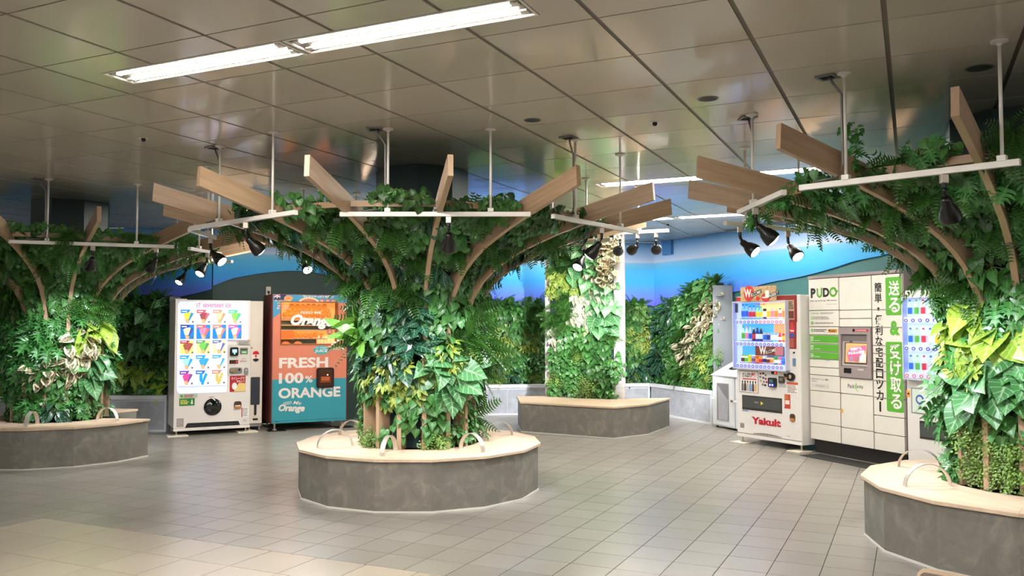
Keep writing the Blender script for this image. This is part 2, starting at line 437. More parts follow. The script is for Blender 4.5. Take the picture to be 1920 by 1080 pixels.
mural(wc, smooth([(0, 1.85), (.3, 1.86), (.9, 2.0), (1.3, 2.185), (1.496, 2.169), (1.768, 2.072), (2.006, 2.022), (2.357, 2.05), (2.827, 2.128), (3.551, 2.194), (4.095, 2.275), (4.425, 2.338), (4.837, 2.378), (5.6, 2.44), (LC, 2.35)]), LC)
MB().box(.337, .592, -.09, -.03, 2.72, CZ - .003).obj('beam_end', mat('shaded_beam_blue', (62, 120, 178), .6), wc)  # blue darkened: the shade of its turned face is in the colour

# wall outlet on the dark wall above the juice machine
t = thing('wall_outlet', 'beige wall outlet with a black plug above the orange juice machine', 'outlet', (0, 0, 0)); t.parent = None
t.location = (WALL_A0[0] + .823 * (WALL_A1[0] - WALL_A0[0]) / LA, WALL_A0[1] + .823 * (WALL_A1[1] - WALL_A0[1]) / LA, 2.03)
t.rotation_euler = (0, 0, math.atan2(WALL_A1[1] - WALL_A0[1], WALL_A1[0] - WALL_A0[0]))
MB().panel(rr(-.036, -.075, .036, .075, .008), -.012, 0).obj('cover_plate', mat('ivory_plastic', (200, 192, 176), .5), t)
MB().box(-.016, .016, -.04, -.012, -.03, .012).obj('plug', BLACK, t, bev=.004)
MB().tube([(0, -.035, -.03), (0, -.04, -.1), (.01, -.02, -.2), (.03, -.012, -.4)], .005, 6).obj('cord', BLACK, t)

# ------------------------------------------------------------------ leaves
def leaf_mat(name, c, vein, edge=None, ew=.0, veins=.5, rough=.36, blot=None, spread=.25, trans=.22):
    m, N, L, b = nodes_of(name)
    uv = N.new('ShaderNodeUVMap'); uv.uv_map = 'UVMap'; sp = N.new('ShaderNodeSeparateXYZ'); L.new(uv.outputs[0], sp.inputs[0])
    d = mathn(N, L, 'MULTIPLY', mathn(N, L, 'ABSOLUTE', mathn(N, L, 'SUBTRACT', sp.outputs[0], .5)), 2)
    oi = N.new('ShaderNodeObjectInfo'); at = N.new('ShaderNodeAttribute'); at.attribute_name = 'rnd'
    rnd = mathn(N, L, 'FRACT', mathn(N, L, 'ADD', oi.outputs['Random'], at.outputs['Fac']))
    c = lin(c)
    base = ramp(N, L, rnd, [(0, tuple(v * (1 - spread) for v in c)), (1, tuple(min(1, v * (1 + spread)) for v in c))]).outputs[0]
    def mix(f, a, col):
        x = N.new('ShaderNodeMix'); x.data_type = 'RGBA'
        L.new(f, x.inputs[0]); L.new(a, x.inputs[6]); x.inputs[7].default_value = tuple(lin(col)) + (1,); return x.outputs[2]
    if blot:
        nz = N.new('ShaderNodeTexNoise'); nz.inputs['Scale'].default_value = 7
        ad = N.new('ShaderNodeVectorMath'); ad.operation = 'ADD'; L.new(uv.outputs[0], ad.inputs[0]); cb = N.new('ShaderNodeCombineXYZ'); L.new(mathn(N, L, 'MULTIPLY', rnd, 50), cb.inputs[2]); L.new(cb.outputs[0], ad.inputs[1])
        L.new(ad.outputs[0], nz.inputs['Vector'])
        base = mix(mathn(N, L, 'GREATER_THAN', nz.outputs['Fac'], blot[0]), base, blot[1])
    if edge: base = mix(mathn(N, L, 'GREATER_THAN', d, 1 - ew), base, edge)
    mid = mathn(N, L, 'LESS_THAN', d, .09)
    s = mathn(N, L, 'GREATER_THAN', mathn(N, L, 'SINE', mathn(N, L, 'MULTIPLY', mathn(N, L, 'SUBTRACT', sp.outputs[1], mathn(N, L, 'MULTIPLY', d, .22)), 38)), .86)
    f = mathn(N, L, 'MULTIPLY', mathn(N, L, 'MAXIMUM', mid, mathn(N, L, 'MULTIPLY', s, .8)), veins)
    base = mix(f, base, vein)
    L.new(base, b.inputs['Base Color']); b.inputs['Roughness'].default_value = rough; b.inputs['Specular IOR Level'].default_value = .5
    tr = N.new('ShaderNodeBsdfTranslucent'); L.new(base, tr.inputs[0]); mx = N.new('ShaderNodeMixShader'); mx.inputs[0].default_value = trans
    L.new(b.outputs[0], mx.inputs[1]); L.new(tr.outputs[0], mx.inputs[2]); L.new(mx.outputs[0], N['Material Output'].inputs[0])
    return m

def rows_leaf(rows, fold=.25, droop=.25, wave=0):
    vs, uvs, fs = [], [], []
    for k, (yc, ye, w) in enumerate(rows):
        e = fold * w + wave * w * (1 if k % 2 else -1)
        vs += [(-w, ye, e - droop * max(ye, 0) ** 2), (0, yc, -droop * max(yc, 0) ** 2), (w, ye, e - droop * max(ye, 0) ** 2)]
        uvs += [(0, yc), (.5, yc), (1, yc)]
    for k in range(len(rows) - 1):
        a = 3 * k
        for j in (0, 1):
            q = (a + j, a + j + 1, a + j + 4, a + j + 3)
            fs.append(q if rows[k + 1][2] > 1e-4 else ((a + j, a + j + 1, a + 4)))
    return vs, fs, uvs
HEART = [(0, -.10, .14), (.02, -.08, .27), (.07, .01, .40), (.2, .16, .465), (.37, .34, .45), (.55, .53, .36), (.73, .72, .22), (.88, .88, .09), (1, 1, 0)]
OVATE = [(0, 0, .03), (.09, .09, .15), (.22, .22, .24), (.4, .4, .285), (.58, .58, .26), (.75, .75, .18), (.9, .9, .075), (1, 1, 0)]
ROUND = [(0, 0, .06), (.2, .18, .36), (.55, .53, .42), (.85, .85, .22), (1, 1, .0)]
STRAP = [(0, 0, .02), (.12, .12, .07), (.25, .25, .10), (.4, .4, .115), (.55, .55, .12), (.7, .7, .11), (.85, .85, .085), (1, 1, 0)]
def leaf_geo(kind, q):
    if kind == 'heart': return rows_leaf(HEART, .18 + .2 * q, .15 + .3 * q)
    if kind == 'ovate': return rows_leaf(OVATE, .25 + .2 * q, .15 + .25 * q)
    if kind == 'oval': return rows_leaf([(0, 0, .03), (.1, .1, .2), (.3, .3, .33), (.55, .55, .34), (.8, .8, .21), (1, 1, 0)], .2 + .2 * q, .15 + .2 * q)
    if kind == 'round': return rows_leaf(ROUND, .1 + .3 * q, .2)
    if kind == 'curl': return rows_leaf(ROUND, .7, .8)
    if kind == 'strap': return rows_leaf(STRAP, .1, .45 + .3 * q, .35)
    vs, fs, uvs = [], [], []
    def put(v, f, u):
        o = len(vs); vs.extend(v); uvs.extend(u); fs.extend([tuple(i + o for i in x) for x in f])
    if kind == 'finger':                                  # deeply cut monstera-like leaf
        put(*rows_leaf([(0, 0, .05), (.3, .3, .11), (.7, .7, .1), (1, 1, 0)], .1, .3))
        for k in range(4):
            y = .06 + .2 * k; w = (.40, .47, .42, .28)[k]
            for s in (-1, 1):
                dz = lambda yy: -.3 * yy * yy + .06
                pts = [(0, y), (s * w * .5, y - .04), (s * w * .95, y + .05 + .05 * k), (s * w, y + .12 + .05 * k), (s * w * .5, y + .11), (0, y + .17)]
                P = [(x, yy, .2 * abs(x) - .3 * yy * yy) for x, yy in pts]
                put(P, [(0, 1, 4, 5), (1, 2, 3, 4)] if s > 0 else [(5, 4, 1, 0), (4, 3, 2, 1)], [(.5 + x * .9, yy) for x, yy in pts])
    if kind == 'palm':                                    # umbrella leaf of seven leaflets
        for k in range(7):
            a = R(-126 + 42 * k); ca, sa = math.cos(a), math.sin(a); sc = .62 + .1 * math.cos(a)
            v, f, u = rows_leaf([(0.08, .08, .03), (.4, .4, .17), (.75, .75, .14), (1, 1, 0)], .3, .3 + .2 * q)
            put([((x * ca + y * sa) * sc, (-x * sa + y * ca) * sc, z * sc) for x, y, z in v], f, u)
    if kind == 'fern':
        put(*rows_leaf([(0, 0, .006), (.5, .5, .006), (1, 1, 0)], 0, .5))
        for k in range(13):
            y = .06 + .07 * k; w = .22 * math.sin(math.pi * (.12 + .84 * k / 13)) + .02
            for s in (-1, 1):
                z = -.5 * y * y
                P = [(0, y - .022, z), (s * w * .6, y + .0, z + .02), (s * w, y + .06, z - .03), (s * w * .4, y + .045, z + .01), (0, y + .03, z)]
                put(P, [(0, 1, 2, 3, 4)] if s > 0 else [(4, 3, 2, 1, 0)], [(.9, y)] * 5)
    if kind == 'sprig':                                   # short stem of tiny leaves
        for k in range(9):
            a = 2.4 * k + q * 6; y = .12 + .1 * k; r = .16
            cx, cz = r * math.cos(a), r * math.sin(a) * .6 - .3 * y * y
            w = .085
            put([(cx - w, y, cz), (cx, y - w, cz + .02), (cx + w, y, cz), (cx, y + w * 1.1, cz + .02)], [(0, 1, 2, 3)], [(0.1, .5), (.5, 0), (.9, .5), (.5, 1)])
        put([(-.008, 0, 0), (.008, 0, 0), (.006, 1, -.3), (-.006, 1, -.3)], [(0, 1, 2, 3)], [(.5, 0), (.5, 0), (.5, 1), (.5, 1)])
    return vs, fs, uvs
# species: leaf shape, size, leaves per plant, spread, material
SP = {
    'pothos': ('heart', .10, 20, .15, leaf_mat('pothos_leaf', (62, 118, 56), (150, 188, 110), veins=.35)),
    'philodendron': ('ovate', .185, 15, .15, leaf_mat('philodendron_leaf', (30, 72, 52), (140, 176, 140), veins=.45, rough=.25, spread=.2)),
    'monstera': ('finger', .18, 14, .17, leaf_mat('monstera_leaf', (58, 124, 58), (130, 184, 104), veins=.3)),
    'schefflera': ('palm', .125, 19, .15, leaf_mat('schefflera_leaf', (170, 180, 84), (96, 146, 54), blot=(.57, (92, 146, 58)), veins=.3, spread=.12)),
    'fern': ('fern', .30, 17, .10, leaf_mat('fern_leaf', (60, 104, 40), (110, 150, 70), veins=0)),
    'anthurium': ('heart', .19, 10, .15, leaf_mat('anthurium_leaf', (74, 132, 76), (176, 206, 166), veins=.6)),
    'creeper': ('sprig', .13, 46, .13, leaf_mat('creeper_leaf', (118, 150, 72), (190, 200, 120), veins=0, spread=.4)),
    'rubber': ('oval', .145, 17, .15, leaf_mat('rubber_plant_leaf', (88, 112, 72), (206, 160, 150), edge=(226, 216, 178), ew=.42, blot=(.60, (206, 150, 140)), veins=.5)),
    'hoya': ('curl', .06, 48, .12, leaf_mat('hoya_leaf', (196, 190, 172), (214, 206, 200), blot=(.55, (150, 168, 120)), veins=.2, spread=.15)),
    'nest_fern': ('strap', .36, 15, .07, leaf_mat('nest_fern_leaf', (112, 168, 64), (176, 206, 110), veins=.4)),
    'ficus': ('round', .062, 58, .145, leaf_mat('ficus_leaf', (62, 118, 54), (140, 176, 104), veins=.3)),
    'lime_philodendron': ('heart', .215, 9, .14, leaf_mat('lime_leaf', (150, 184, 66), (206, 220, 130), veins=.7)),
    'begonia': ('heart', .08, 24, .14, leaf_mat('begonia_leaf', (96, 146, 72), (160, 190, 120), blot=(.66, (206, 70, 62)), veins=.2)),
    'shade_ivy': ('heart', .085, 26, .16, leaf_mat('shade_ivy_leaf', (44, 84, 36), (100, 140, 70), veins=.3)),
}
BIG = {'philodendron', 'monstera', 'schefflera', 'anthurium', 'rubber', 'lime_philodendron', 'nest_fern'}
STEM = mat('green_stem', (120, 140, 70), .5)
LEAFME = {}; CLUMP = {}
def leaf_mesh(sp, q):
    if (sp, q) not in LEAFME:
        kind, size, n, spread, m = SP[sp]; vs, fs, uvs = leaf_geo(kind, q / 2)
        mb = MB(); mb.add(vs, fs, 0, [[uvs[i] for i in f] for f in fs]); LEAFME[(sp, q)] = mb.mesh('leaf', m, smooth=kind not in ('sprig', 'palm', 'fern'))
    return LEAFME[(sp, q)]
def clump(sp, seed):
    """Leaf placements of one plant: local z points out of the wall, y up."""
    if (sp, seed) in CLUMP: return CLUMP[(sp, seed)]
    kind, size, n, spread, m = SP[sp]; r = random.Random(hash((len(sp), seed, n)) & 0xffff)
    out = []
    for k in range(n):
        phi = math.acos(1 - .93 * r.random()); psi = r.random() * 2 * math.pi
        d = Vector((math.sin(phi) * math.cos(psi), math.sin(phi) * math.sin(psi) * .95, math.cos(phi)))
        p = Vector((d.x, d.y, d.z * .62)) * spread * (.45 + .65 * r.random())
        g = {'fern': .5, 'strap': .25, 'sprig': .75, 'oval': .3, 'ovate': .6, 'palm': .6}.get(kind, .85)
        t = (d * .75 + Vector((0, -g, .1)) + Vector((r.uniform(-.5, .5), r.uniform(-.4, .4), r.uniform(-.3, .3)))).normalized()
        if kind in ('fern', 'strap'):
            p *= .25; t = (d + Vector((0, -g * .5 + .1, .25))).normalized()
        nn = Vector((r.uniform(-.45, .45), .55 + r.uniform(-.3, .3), .75 + r.uniform(-.3, .2)))
        x = t.cross(nn).normalized(); nn = x.cross(t)
        s = size * r.uniform(.72, 1.15)
        M = Matrix(((x.x * s, t.x * s, nn.x * s, p.x), (x.y * s, t.y * s, nn.y * s, p.y), (x.z * s, t.z * s, nn.z * s, p.z), (0, 0, 0, 1)))
        out.append((k % 3, M))
    # joined plant and stems-only version
    allv, allf, alluv, rn = [], [], [], []
    st = MB()
    for q, M in out:
        vs, fs, uvs = leaf_geo(kind, q / 2); o = len(allv); allv += [tuple(M @ Vector(v)) for v in vs]
        allf += [tuple(i + o for i in f) for f in fs]; alluv += [[uvs[i] for i in f] for f in fs]; rn += [r.random()] * len(fs)
        p = M.translation; e = Vector((.004, 0, 0)); h = Vector((0, -.004, .004))
        st.add([-e, e, p * .6 + e + Vector((0, .015, 0)), p * .6 - e + Vector((0, .015, 0)), p + h, p - h], [(0, 1, 2, 3), (3, 2, 5, 4)], 1 if sp not in BIG else 0)
    mb = MB(); mb.add(allv, allf, 0, alluv)
    ns = len(st.f); mb.add(st.v, st.f, 1); rn += [0] * ns
    me = mb.mesh(sp + '_plant', [m, STEM])
    if kind not in ('sprig', 'palm', 'fern'): me.polygons.foreach_set('use_smooth', [True] * len(me.polygons))
    at = me.attributes.new('rnd', 'FLOAT', 'FACE'); at.data.foreach_set('value', rn)
    sm = MB(); sm.add(st.v, st.f, 0); sme = sm.mesh(sp + '_plant', STEM)
    CLUMP[(sp, seed)] = (me, sme, out)
    return CLUMP[(sp, seed)]
def plant(root, spots, budget=285):
    """spots: (sp, position, normal, up, scale) in the frame of root. The nearest large-leaved plants get every leaf as an object."""
    rm = root.matrix_basis
    cp = Vector((0, 0, 1.5))
    def far(s): 
        w = rm @ Vector(s[1]); nn = (rm.to_3x3() @ Vector(s[2])); v = (cp - w)
        return v.length - (3 if v.normalized().dot(nn) > .15 else 0)
    for s in sorted(spots, key=far):
        sp, p, n, up, sc = s
        n = Vector(n).normalized(); x = Vector(up).cross(n).normalized(); y = n.cross(x)
        roll = rng.uniform(-.35, .35); c, si = math.cos(roll), math.sin(roll); x, y = x * c + y * si, y * c - x * si
        me, sme, leaves = clump(sp, rng.randrange(4))
        M = Matrix(((x.x * sc, y.x * sc, n.x * sc, p[0]), (x.y * sc, y.y * sc, n.y * sc, p[1]), (x.z * sc, y.z * sc, n.z * sc, p[2]), (0, 0, 0, 1)))
        if sp in BIG and budget >= len(leaves):
            budget -= len(leaves)
            o = link(sp + '_plant', sme, root); o.matrix_basis = M
            for q, LM in leaves:
                l = link('leaf', leaf_mesh(sp, q), o); l.matrix_basis = LM
        else:
            o = link(sp + '_plant', me, root); o.matrix_basis = M

# ------------------------------------------------------------------ timber trees
NR = 15; STEPA = 2 * math.pi / NR
LOWER = [(.53, .43), (.53, 1.0), (.53, 1.45), (.555, 1.62), (.60, 1.74), (.70, 1.88), (.80, 1.97), (.92, 2.05), (1.08, 2.135), (1.25, 2.20), (1.45, 2.27), (1.70, 2.343), (2.32, 2.50)]
def offset(prof, d):
    out = []
    for i, (r, z) in enumerate(prof):
        a = prof[max(0, i - 1)]; b = prof[min(len(prof) - 1, i + 1)]; t = Vector((b[0] - a[0], b[1] - a[1])).normalized()
        out.append((r - t.y * d, z + t.x * d))
    return out
INNER = offset(LOWER, .145); INNER[-1] = (2.31, 2.645)
ribv, ribf, ribuv = [], [], []
slen = 0
for i, ((r0, z0), (r1, z1)) in enumerate(zip(LOWER, INNER)):
    for y in (-.019, .019): ribv += [(r0, y, z0), (r1, y, z1)]
acc = [0]
for i in range(1, len(LOWER)): acc.append(acc[-1] + math.dist(LOWER[i], LOWER[i - 1]))
for i in range(len(LOWER) - 1):
    a, b = 4 * i, 4 * i + 4
    for q in ((a, a + 1, b + 1, b), (a + 3, a + 2, b + 2, b + 3), (a + 2, a, b, b + 2), (a + 1, a + 3, b + 3, b + 1)):
        ribf.append(q)
        ribuv.append([(acc[v // 4], (.145 if v % 2 else 0) + (.3 if v % 4 > 1 else 0) + (.1 if q[0] % 4 in (2, 1) and q[1] % 4 in (0, 3) else 0)) for v in q])
for i in (0, len(LOWER) - 1):
    a = 4 * i; q = (a, a + 2, a + 3, a + 1) if i == 0 else (a, a + 1, a + 3, a + 2); ribf.append(q); ribuv.append([(0, .02 * k) for k in range(4)])
rmb = MB(); rmb.add(ribv, ribf, 0, ribuv); RIBME = rmb.mesh('rib', WOOD)
SURF = [(a[0] + (b[0] - a[0]) * min(1, max(0, (a[1] - 1.6) / .35)), a[1] + (b[1] - a[1]) * min(1, max(0, (a[1] - 1.6) / .35))) for a, b in zip(offset(LOWER, .055), offset(LOWER, .125))][:-1]
PS = [0]
for i in range(1, len(SURF)): PS.append(PS[-1] + math.dist(SURF[i], SURF[i - 1]))
def surf(s):
    for i in range(1, len(SURF)):
        if s <= PS[i] or i == len(SURF) - 1:
            f = (s - PS[i - 1]) / (PS[i] - PS[i - 1]); a, b = SURF[i - 1], SURF[i]
            t = Vector((b[0] - a[0], b[1] - a[1])).normalized()
            return (a[0] + (b[0] - a[0]) * f, a[1] + (b[1] - a[1]) * f), t
felt_prof = offset([p for p in LOWER if p[0] < 1.3], .14)
fm = MB()
for i in range(len(felt_prof) - 1):
    (r0, z0), (r1, z1) = felt_prof[i], felt_prof[i + 1]; h = math.tan(STEPA / 2) * .985
    fm.add([(r0, -r0 * h, z0), (r0, r0 * h, z0), (r1, r1 * h, z1), (r1, -r1 * h, z1)], [(0, 1, 2, 3)])
FELTME = fm.mesh('felt_panel', FELT)
def tree(c, phase, label, seeds, fallback, canopy, seed, back=.5):
    """c: trunk axis; phase: angle of a rib, degrees from the direction of the camera, clockwise seen from above = to the right."""
    r = random.Random(seed)
    t = thing('timber_tree', label, 'tree sculpture', (c[0], c[1], 0))
    d = lambda th: Vector((math.sin(th), -math.cos(th), 0))
    for k in range(NR):
        th = R(phase) + k * STEPA
        link('rib', RIBME, t, (0, 0, 0), (0, 0, th - math.pi / 2))
        link('felt_panel', FELTME, t, (0, 0, 0), (0, 0, th + STEPA / 2 - math.pi / 2))
        # battens tying the ribs: one high between the planks
        p, q = d(th) * 1.66, d(th + STEPA) * 1.66
        m = (p + q) / 2; L = (p - q).length
        MB().box(-L / 2 + .03, L / 2 - .03, -.014, .014, 2.385, 2.43).obj('batten', mat('batten_oak', (158, 130, 102), .5, vscale=14), t, (m.x, m.y, 0), (0, 0, th + STEPA / 2))
        for rr_, z in ((.74, 2.02), (.98, 2.2)):
            p, q = d(th) * rr_, d(th + STEPA) * rr_
            MB().tube([(p.x, p.y, z), (q.x, q.y, z)], .006, 6).obj('tie_rod', CHROME, t)
    # column inside, seen above the plants
    MB().lathe([(.44, 1.9), (.44, CZ - .003)], 8, (0, .17, 0)).obj('column_casing', COLG, t, rot=(0, 0, 0))
    spots = []
    def pick(th, z, pool):
        best = min(seeds, key=lambda s: ((th - s[0]) / 14) ** 2 + ((z - s[1]) / .15) ** 2) if seeds else None
        if best and ((th - best[0]) / 14) ** 2 + ((z - best[1]) / .15) ** 2 < 1.0: return best[2]
        return r.choice(pool)
    for k in range(NR):
        th0 = R(phase) + (k + .5) * STEPA
        deg = (math.degrees(th0) + 180) % 360 - 180
        rear = abs(deg) > 120
        s = .12
        while s < PS[-1] + .02:
            (rad, z), tv = surf(min(s, PS[-1]))
            s += .15 if z < .88 else .115
            low = z < 1.62
            w = rad * STEPA; cols = 1 if w < .3 else (2 if w < .45 else 3)
            for q in range(cols):
                if rear and z < 1.6 and r.random() < back: continue
                if z < .85 and r.random() < .22: continue
                off = ((q + .5) / cols - .5) * STEPA * .74 + (r.uniform(-.42, .42) if .88 < z < 1.5 else r.uniform(-.08, .08) if low else r.uniform(-.2, .2)) * STEPA
                th = th0 + off
                sp = pick(math.degrees(th) if abs(math.degrees(th)) <= 180 else (math.degrees(th) + 180) % 360 - 180, z, fallback if low else canopy)
                o = d(th); n = Vector((o.x * tv.y, o.y * tv.y, -tv.x)).normalized(); up = Vector((o.x * tv.x, o.y * tv.x, tv.y))
                p = o * rad; p.z = z + r.uniform(-.05, .05)
                if not low: n = (n + o * .35).normalized()
                sc = r.uniform(.82, 1.1) * (.85 if z < .9 else 1.12 if z < 1.45 else .92 if z < 1.95 else .72)
                spots.append((sp, p, n, up, sc))
    for k in range(44):                                   # plants sitting on top, behind the tips of the canopy
        th = 2 * math.pi * k / 44 + r.uniform(-.05, .05); rad = r.uniform(.6, 1.35); z = np.interp(rad, [.6, .9, 1.25, 1.7], [2.12, 2.22, 2.31, 2.40])
        o = d(th); spots.append((r.choice(['fern', 'shade_ivy', 'pothos', 'fern', 'philodendron']), (o.x * rad, o.y * rad, z), (o.x * .35, o.y * .35, 1), (o.x, o.y, .3), r.uniform(.6, 1.0)))
    plant(t, spots)
    return t
TC, TL, TR = (-.86, 7.9), (-5.29, 9.976), (3.56, 5.83)
tree(TC, 11.2, 'central timber tree: plant-covered trunk with fanned oak planks, between juice machine and pillar',
     [(-62, .55, 'creeper'), (-62, .75, 'ficus'), (-38, .6, 'ficus'), (-40, .82, 'pothos'), (-15, .8, 'pothos'), (-12, .6, 'pothos'), (0, .52, 'creeper'), (20, .55, 'creeper'), (22, .8, 'pothos'), (42, .62, 'ficus'), (45, .8, 'creeper'), (66, .65, 'ficus'), (66, .8, 'pothos'),
      (-36, 1.0, 'schefflera'), (-12, 1.0, 'schefflera'), (-14, 1.12, 'schefflera'), (18, 1.02, 'anthurium'), (42, 1.0, 'anthurium'), (40, 1.12, 'anthurium'), (58, 1.15, 'anthurium'), (66, 1.0, 'hoya'), (-34, 1.2, 'philodendron'), (-14, 1.25, 'philodendron'), (-40, 1.28, 'philodendron'),
      (22, 1.22, 'schefflera'), (40, 1.25, 'schefflera'), (45, 1.35, 'schefflera'), (-62, 1.0, 'ficus'), (-64, 1.25, 'ficus'), (-72, 1.45, 'nest_fern'), (-60, 1.5, 'nest_fern'), (-28, 1.5, 'pothos'), (-2, 1.45, 'philodendron'), (0, 1.32, 'philodendron'), (0, 1.55, 'philodendron'), (26, 1.45, 'pothos'), (60, 1.4, 'fern'), (75, 1.3, 'fern'), (-45, 1.6, 'pothos'), (30, 1.65, 'pothos')],
     ['pothos', 'ficus', 'pothos', 'fern'], ['pothos', 'fern', 'ficus', 'shade_ivy', 'shade_ivy', 'philodendron', 'pothos'], 3)
tree(TL, 11.35, 'left timber tree: plant-covered trunk with fanned oak planks, beside the ice cream machine',
     [(58, 1.2, 'rubber'), (50, 1.08, 'rubber'), (62, 1.32, 'rubber'), (10, .95, 'rubber'), (32, 1.08, 'rubber'), (72, 1.35, 'lime_philodendron'), (70, 1.05, 'anthurium'), (20, .6, 'philodendron'), (62, .75, 'ficus'), (70, .6, 'ficus'), (45, .75, 'ficus'), (30, .75, 'pothos'), (-8, .75, 'ficus'), (10, .75, 'ficus'),
      (-5, 1.3, 'monstera'), (15, 1.3, 'monstera'), (-25, 1.2, 'monstera'), (32, 1.35, 'ficus'), (-12, 1.05, 'monstera'), (5, 1.5, 'monstera'), (22, 1.75, 'pothos'), (12, 1.8, 'pothos'), (40, 1.5, 'monstera')],
     ['monstera', 'ficus', 'pothos', 'monstera'], ['pothos', 'shade_ivy', 'fern', 'ficus'], 5)
right_tree = tree(TR, 9.5, 'right timber tree: plant-covered trunk with fanned oak planks, nearest the camera',
     [(-80, 1.42, 'lime_philodendron'), (-68, 1.5, 'lime_philodendron'), (-58, 1.45, 'lime_philodendron'), (-45, 1.45, 'monstera'), (-30, 1.4, 'monstera'), (-20, 1.3, 'monstera'), (-70, 1.25, 'monstera'), (-85, 1.25, 'schefflera'), (-55, 1.15, 'anthurium'), (-70, 1.08, 'anthurium'), (-40, 1.18, 'anthurium'), (-30, 1.0, 'anthurium'),
      (-40, .9, 'pothos'), (-58, .9, 'pothos'), (-85, 1.0, 'ficus'), (-80, .75, 'creeper'), (-66, .6, 'creeper'), (-62, .75, 'creeper'), (-36, .55, 'creeper'), (-34, .7, 'creeper'), (-15, 1.0, 'anthurium'), (-60, 1.7, 'pothos'), (-35, 1.75, 'pothos'), (-20, 1.7, 'pothos')],
     ['pothos', 'monstera', 'ficus', 'pothos'], ['pothos', 'pothos', 'fern', 'shade_ivy', 'ficus', 'monstera'], 9)

# a vine that has climbed the hanger pole of the right tree's front track
plant(right_tree, [('monstera', (-1.47, -.72, 2.42), (-.3, -.8, .5), (0, 0, 1), .62), ('monstera', (-1.52, -.74, 2.54), (-.4, -.8, .3), (0, 0, 1), .5), ('pothos', (-1.51, -.73, 2.67), (-.2, -.9, .3), (0, 0, 1), .42), ('monstera', (-1.75, -.35, 2.38), (-.7, -.5, .4), (0, 0, 1), .6), ('monstera', (-1.80, .15, 2.30), (-.8, -.4, .2), (0, 0, 1), .55)], 0)

# ------------------------------------------------------------------ ring benches
def ring_bench(c, phase, label, hoops, skip=()):
    t = thing('ring_bench', label, 'bench', (c[0], c[1], 0))
    P = lambda k, r: (math.sin(R(phase) + k * STEPA) * r, -math.cos(R(phase) + k * STEPA) * r)
    RB, RT, RI = 1.105, 1.13, .56
    for k in range(NR):
        if k in skip: continue
        a, b = P(k, RB), P(k + 1, RB); a2, b2 = P(k, RB - .03), P(k + 1, RB - .03)
        MB().slab([a, b, b2, a2], .012, .406).obj('side_panel', STONE, t)
        a, b = P(k, RB + .006), P(k + 1, RB + .006); a2, b2 = P(k, RB - .01), P(k + 1, RB - .01)
        MB().slab([a, b, b2, a2], 0, .014).obj('base_trim', CAULK, t)
    ks = [k for k in range(NR) if k not in skip]
    runs = []
    for k in ks:                                         # seat boards of up to three bays each
        if runs and runs[-1][-1] == k - 1 and len(runs[-1]) < 3: runs[-1].append(k)
        else: runs.append([k])
    for run in runs:
        o = [P(k, RT) for k in run + [run[-1] + 1]]; i = [P(k, RI) for k in run + [run[-1] + 1]]
        ang = R(phase) + (run[0] + len(run) / 2) * STEPA
        ca, sa = math.cos(-ang), math.sin(-ang)
        loc = lambda p: (p[0] * ca - p[1] * sa, p[0] * sa + p[1] * ca)
        MB().slab([loc(p) for p in o + i[::-1]], .406, .43).obj('seat_board', SEATW, t, rot=(0, 0, ang), bev=.002)
    if skip:
        for k, kk in ((skip[0], 0), (skip[-1] + 1, 1)):
            MB().slab([P(k, RB - .03), P(k, RI), P(k + (-.02 if kk == 0 else .02), RI), P(k + (-.02 if kk == 0 else .02), RB - .03)][::1 if kk else -1], .0, .406).obj('end_panel', STONE, t)
    for th in hoops:
        dx, dy = math.sin(R(th)), -math.cos(R(th)); n = 16; mb = MB(); vs = []
        for k in range(n + 1):
            a = math.pi * k / n
            for rr_ in (.150, .144):
                x = .80 + rr_ * 1.08 * math.cos(a); z = .43 + rr_ * 1.0 * math.sin(a)
                for w in (-.02, .02): vs.append((dx * x - dy * w, dy * x + dx * w, z))
        fs = []
        for k in range(n):
            o = 4 * k
            fs += [(o, o + 1, o + 5, o + 4), (o + 3, o + 2, o + 6, o + 7), (o + 2, o, o + 4, o + 6), (o + 1, o + 3, o + 7, o + 5)]
        fs += [(0, 2, 3, 1), (4 * n, 4 * n + 1, 4 * n + 3, 4 * n + 2)]
        mb.add(vs, fs); mb.obj('armrest', CHROME, t)
    MB().lathe([(.66, .405), (.3, .408)], 15, (0, 0, 0)).obj('planting_bed', FELT, t)
    return t
ring_bench((-.86, 7.965), 11.2, 'ring bench with pale oak seat around the central tree', (-119, -63, -12.5, 40, 116, 165))
ring_bench(TL, 11.35, 'ring bench with pale oak seat around the left tree, open on one side', (9, 65, -45), skip=(3, 4, 5))
ring_bench((3.575, 5.80), -37.25, 'ring bench with pale oak seat around the right tree, nearest the camera', (-85, -139, 40, 120))

